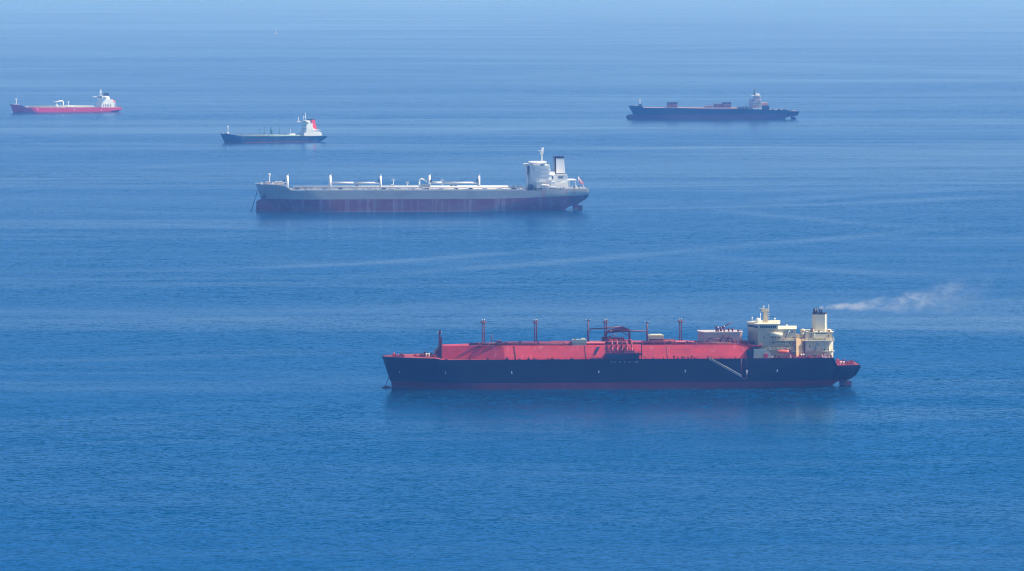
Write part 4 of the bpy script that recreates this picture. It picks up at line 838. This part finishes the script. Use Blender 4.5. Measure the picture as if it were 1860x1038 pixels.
vf = V.box('engine_casing', 1383.5, 1397.5, 192.3, 200, -13, 12, NAVY); V.box('funnel', 1384, 1396, 187.3, 192.2, -9, 9, paint('tan orange paint', (.62, .34, .22), .5, .2), vf, tx=.8)
clutter(V, 'deck_fitting', 1335, 1360, -14, -8, 10, [STEEL, PINKW, NAVY], (1, 3), (1.5, 3.5), lambda x: vzd(x)); clutter(V, 'mooring_winch', 1400, 1445, -12, 2, 12, [STEEL, NAVY, PINKW], (1.5, 4), (.8, 2), lambda x: vzd(x))
for a_, b_ in ((1342, 1346), (1350, 1352), (1356, 1359)): V.box('lashing_bridge', a_, b_, 194.5, 199.3, -15, 14, STEEL)
# the containers: each one a thing of its own
CT = [paint('container rust red', (.25, .09, .08), .6, .4), paint('container brown', (.20, .09, .085), .6, .4), paint('container dark', (.09, .05, .075), .6, .3), paint('container pinkish', (.34, .19, .18), .6, .3)]
def container_mesh(L, m):
    mb = MB(); n = int(L/.6); W, H = 2.44, 2.6; pts = []
    for i in range(n): x = -L/2+.1+(L-.2)*i/n; d = (L-.2)/n; pts += [(x, .06), (x+d*.3, .06), (x+d*.5, .0), (x+d*.8, .0)]
    pts.append((L/2-.1, .06)); vs = []
    for s_ in (-1, 1):
        b = len(vs); vs += [(x, s_*(W/2-y), z) for x, y in pts for z in (.12, H-.12)]
    mb.add(vs, [(2*i, 2*i+2, 2*i+3, 2*i+1) for i in range(len(pts)-1)]+[(2*i+2*len(pts), 2*i+2+2*len(pts), 2*i+3+2*len(pts), 2*i+1+2*len(pts)) for i in range(len(pts)-1)])
    mb.box(-L/2+.1, L/2-.1, -W/2+.08, W/2-.08, .1, H-.03)
    for a in (-1, 1):
        for c in (-1, 1): mb.box(a*L/2-a*.16, a*L/2, c*W/2-c*.14, c*W/2, 0, H)
    for c in (-1, 1):
        for z in (0, H-.13): mb.box(-L/2+.16, L/2-.16, c*W/2-c*.13, c*W/2-c*.005, z+.002, z+.125)
    me = mb.build('tmp', m); data = me.data; bpy.data.objects.remove(me); return data
CM = {(L, i): container_mesh(L, CT[i]) for L in (12.19, 6.06) for i in range(4)}
bays = [('forward', 1213, 12.19, [0, 0, 2], 196.8, 6), ('forward', 1223.8, 6.06, [0, 3, 2], 196.8, 6), ('low', 1281.5, 12.19, [3], 197.8, 6), ('middle', 1298, 12.19, [1, 0], 198.2, 6), ('tall', 1313.8, 12.19, [0, 3, 2], 198.3, 6)]
names = ['in the stack nearest the bow', 'at the aft end of the bow stack', 'left of the midship stacks', 'in the midship stack of two layers', 'in the tall midship stack']
for b_, (key, px, L, tiers, pyb, rows) in enumerate(bays):
    x0, z0 = V.P(px, 197.2, -13.5); z0 = V.P(1294, 195.4, -12)[1]+.05
    for t_, ci in enumerate(tiers):
        for r_ in range(rows):
            o = bpy.data.objects.new('shipping_container', CM[(L, ci)])
            o.matrix_world = V.M @ Matrix.Translation((x0+L/2, -11.0+r_*2.6, z0+t_*2.62))
            tn = '' if len(tiers) == 1 else (', top layer' if t_ == len(tiers)-1 else (', bottom layer', ', middle layer')[t_])
            rn = ('nearest row', 'second row', 'third row', 'fourth row', 'fifth row', 'farthest row')[r_]
            col = ['rust red', 'brown', 'dark maroon', 'pinkish'][ci]
            link(o, label=f'{col} container {names[b_]}{tn}, {rn}', cat='container', group='containers '+names[b_])

# ================================================================ tiny sail far away
g = ground(501.5, 62.5)
sb = bpy.data.objects.new('sailing_boat', None); sb.location = g; link(sb, label='tiny pale sailing boat far off near the top of the view', cat='sailing boat')
hb_ = MB(); st = [(-6, .1, 1.5), (-4.5, 1.2, 1.3), (0, 2, 1.1), (4, 1.8, 1.1), (6, 1.3, 1.2)]; vs = []
for x, y, z in st: vs += [(x, -y, z), (x, -y*.6, -.3), (x, 0, -.6), (x, y*.6, -.3), (x, y, z)]
hb_.add(vs, [(5*i+k, 5*i+k+1, 5*i+k+6, 5*i+k+5) for i in range(4) for k in range(4)]+[(5*i, 5*i+5, 5*i+9, 5*i+4) for i in range(4)]); hb_.build('hull', WHITE2, sb)
MB().tube((0, 0, .5), (0, 0, 17), .14).build('mast', WHITE2, sb)
def sail(pts, belly): 
    mb = MB(); mb.add([(x, belly*k, z) for k in (0, 1) for x, z in pts], [(0, 1, 2), (3, 5, 4), (0, 3, 4, 1), (1, 4, 5, 2), (2, 5, 3, 0)]); return mb
sail([(.2, 2), (5.2, 2.2), (.2, 16.5)], .12).build('mainsail', WHITE, sb); sail([(-5.6, 1.8), (-.3, 2), (-.3, 15)], .12).build('foresail', WHITE, sb)

# ================================================================ exhaust smoke
def make_smoke():
    m = bpy.data.materials.new('thin exhaust smoke'); m.use_nodes = True; t = m.node_tree; t.nodes.clear()
    out = N(t, 'OutputMaterial'); pv = N(t, 'VolumePrincipled'); t.links.new(pv.outputs[0], out.inputs['Volume'])
    tc = N(t, 'TexCoord').outputs['Object']; sp = N(t, 'SeparateXYZ'); t.links.new(tc, sp.inputs[0]); X, Y, Z = sp.outputs
    nz = noise(t, tc, .07, 3, .55, (1, 1, 1), .4); nz2 = noise(t, tc, .22, 5, .65, (.6, 1, 1), .8).outputs[0]; nz3 = noise(t, tc, .06, 2, .5, (1, 1, 1), 0).outputs[0]
    wob = math_(t, 'MULTIPLY', math_(t, 'SUBTRACT', nz.outputs[0], .5), math_(t, 'ADD', math_(t, 'MULTIPLY', X, .16), .5))
    zc = math_(t, 'ADD', math_(t, 'MULTIPLY', X, .035), math_(t, 'MULTIPLY', math_(t, 'MULTIPLY', X, X), .0007))
    dz_ = math_(t, 'ADD', math_(t, 'SUBTRACT', Z, zc), wob)
    r = math_(t, 'ADD', math_(t, 'MULTIPLY', X, .125), 1.1)
    rad = math_(t, 'DIVIDE', math_(t, 'SQRT', math_(t, 'ADD', math_(t, 'MULTIPLY', dz_, dz_), math_(t, 'MULTIPLY', Y, Y))), r)
    d = math_(t, 'MULTIPLY', ramp(t, rad, 1.0, .0), math_(t, 'MULTIPLY', ramp(t, nz2, .36, .72), ramp(t, nz3, .3, .6, .35, 1.2)))
    q = math_(t, 'ADD', math_(t, 'MULTIPLY', X, .055), 1)
    d = math_(t, 'MULTIPLY', d, math_(t, 'DIVIDE', SMOKE_D, math_(t, 'MULTIPLY', q, math_(t, 'SQRT', q))))
    d = math_(t, 'MULTIPLY', d, math_(t, 'ADD', math_(t, 'MULTIPLY', math_(t, 'EXPONENT', math_(t, 'MULTIPLY', X, -.14)), 2.2), .8))
    d = math_(t, 'MULTIPLY', d, math_(t, 'MULTIPLY', ramp(t, X, 0, .6), ramp(t, X, 112, 75)))
    t.links.new(d, pv.inputs['Density']); pv.inputs['Color'].default_value = (.86, .87, .90, 1); pv.inputs['Anisotropy'].default_value = 0.2
    mb = MB(); n = 12; vs = []; xs_ = [0, 6, 15, 30, 50, 75, 112]
    for x in xs_:
        rr = (.125*x+1.1)*1.05+x*.06+.3; zc_ = .035*x+.0007*x*x
        for k in range(n): an = 2*math.pi*k/n; vs.append((x, rr*math.cos(an), zc_+rr*math.sin(an)))
    mb.add(vs, [(i*n+k, i*n+(k+1) % n, (i+1)*n+(k+1) % n, (i+1)*n+k) for i in range(len(xs_)-1) for k in range(n)]+[tuple(range(n)), tuple(range(len(vs)-n, len(vs)))])
    o = mb.build('smoke', m, kind='stuff', label='thin pale exhaust smoke drifting right from the cream funnel')
    o.location = G.world(1487.5, 559.3, -4); return o
SMOKE_D = 1.0
make_smoke()

# ================================================================ haze over the whole bay
def make_haze():
    m = bpy.data.materials.new('sea haze'); m.use_nodes = True; t = m.node_tree; t.nodes.clear()
    out = N(t, 'OutputMaterial'); pv = N(t, 'VolumePrincipled'); t.links.new(pv.outputs[0], out.inputs['Volume'])
    pv.inputs['Color'].default_value = (*HAZE_COL, 1); pv.inputs['Absorption Color'].default_value = (1, 1, .4, 1)
    pv.inputs['Density'].default_value = HAZE_D; pv.inputs['Anisotropy'].default_value = 0.0
    mb = MB(); mb.box(-60500, 60500, -3500, 90500, -7.5, 290); o = mb.build('haze', m, kind='stuff', label='pale blue haze over the sea'); return o
HAZE_D = 6.1e-5; HAZE_COL = (.105, .33, .90)
make_haze()
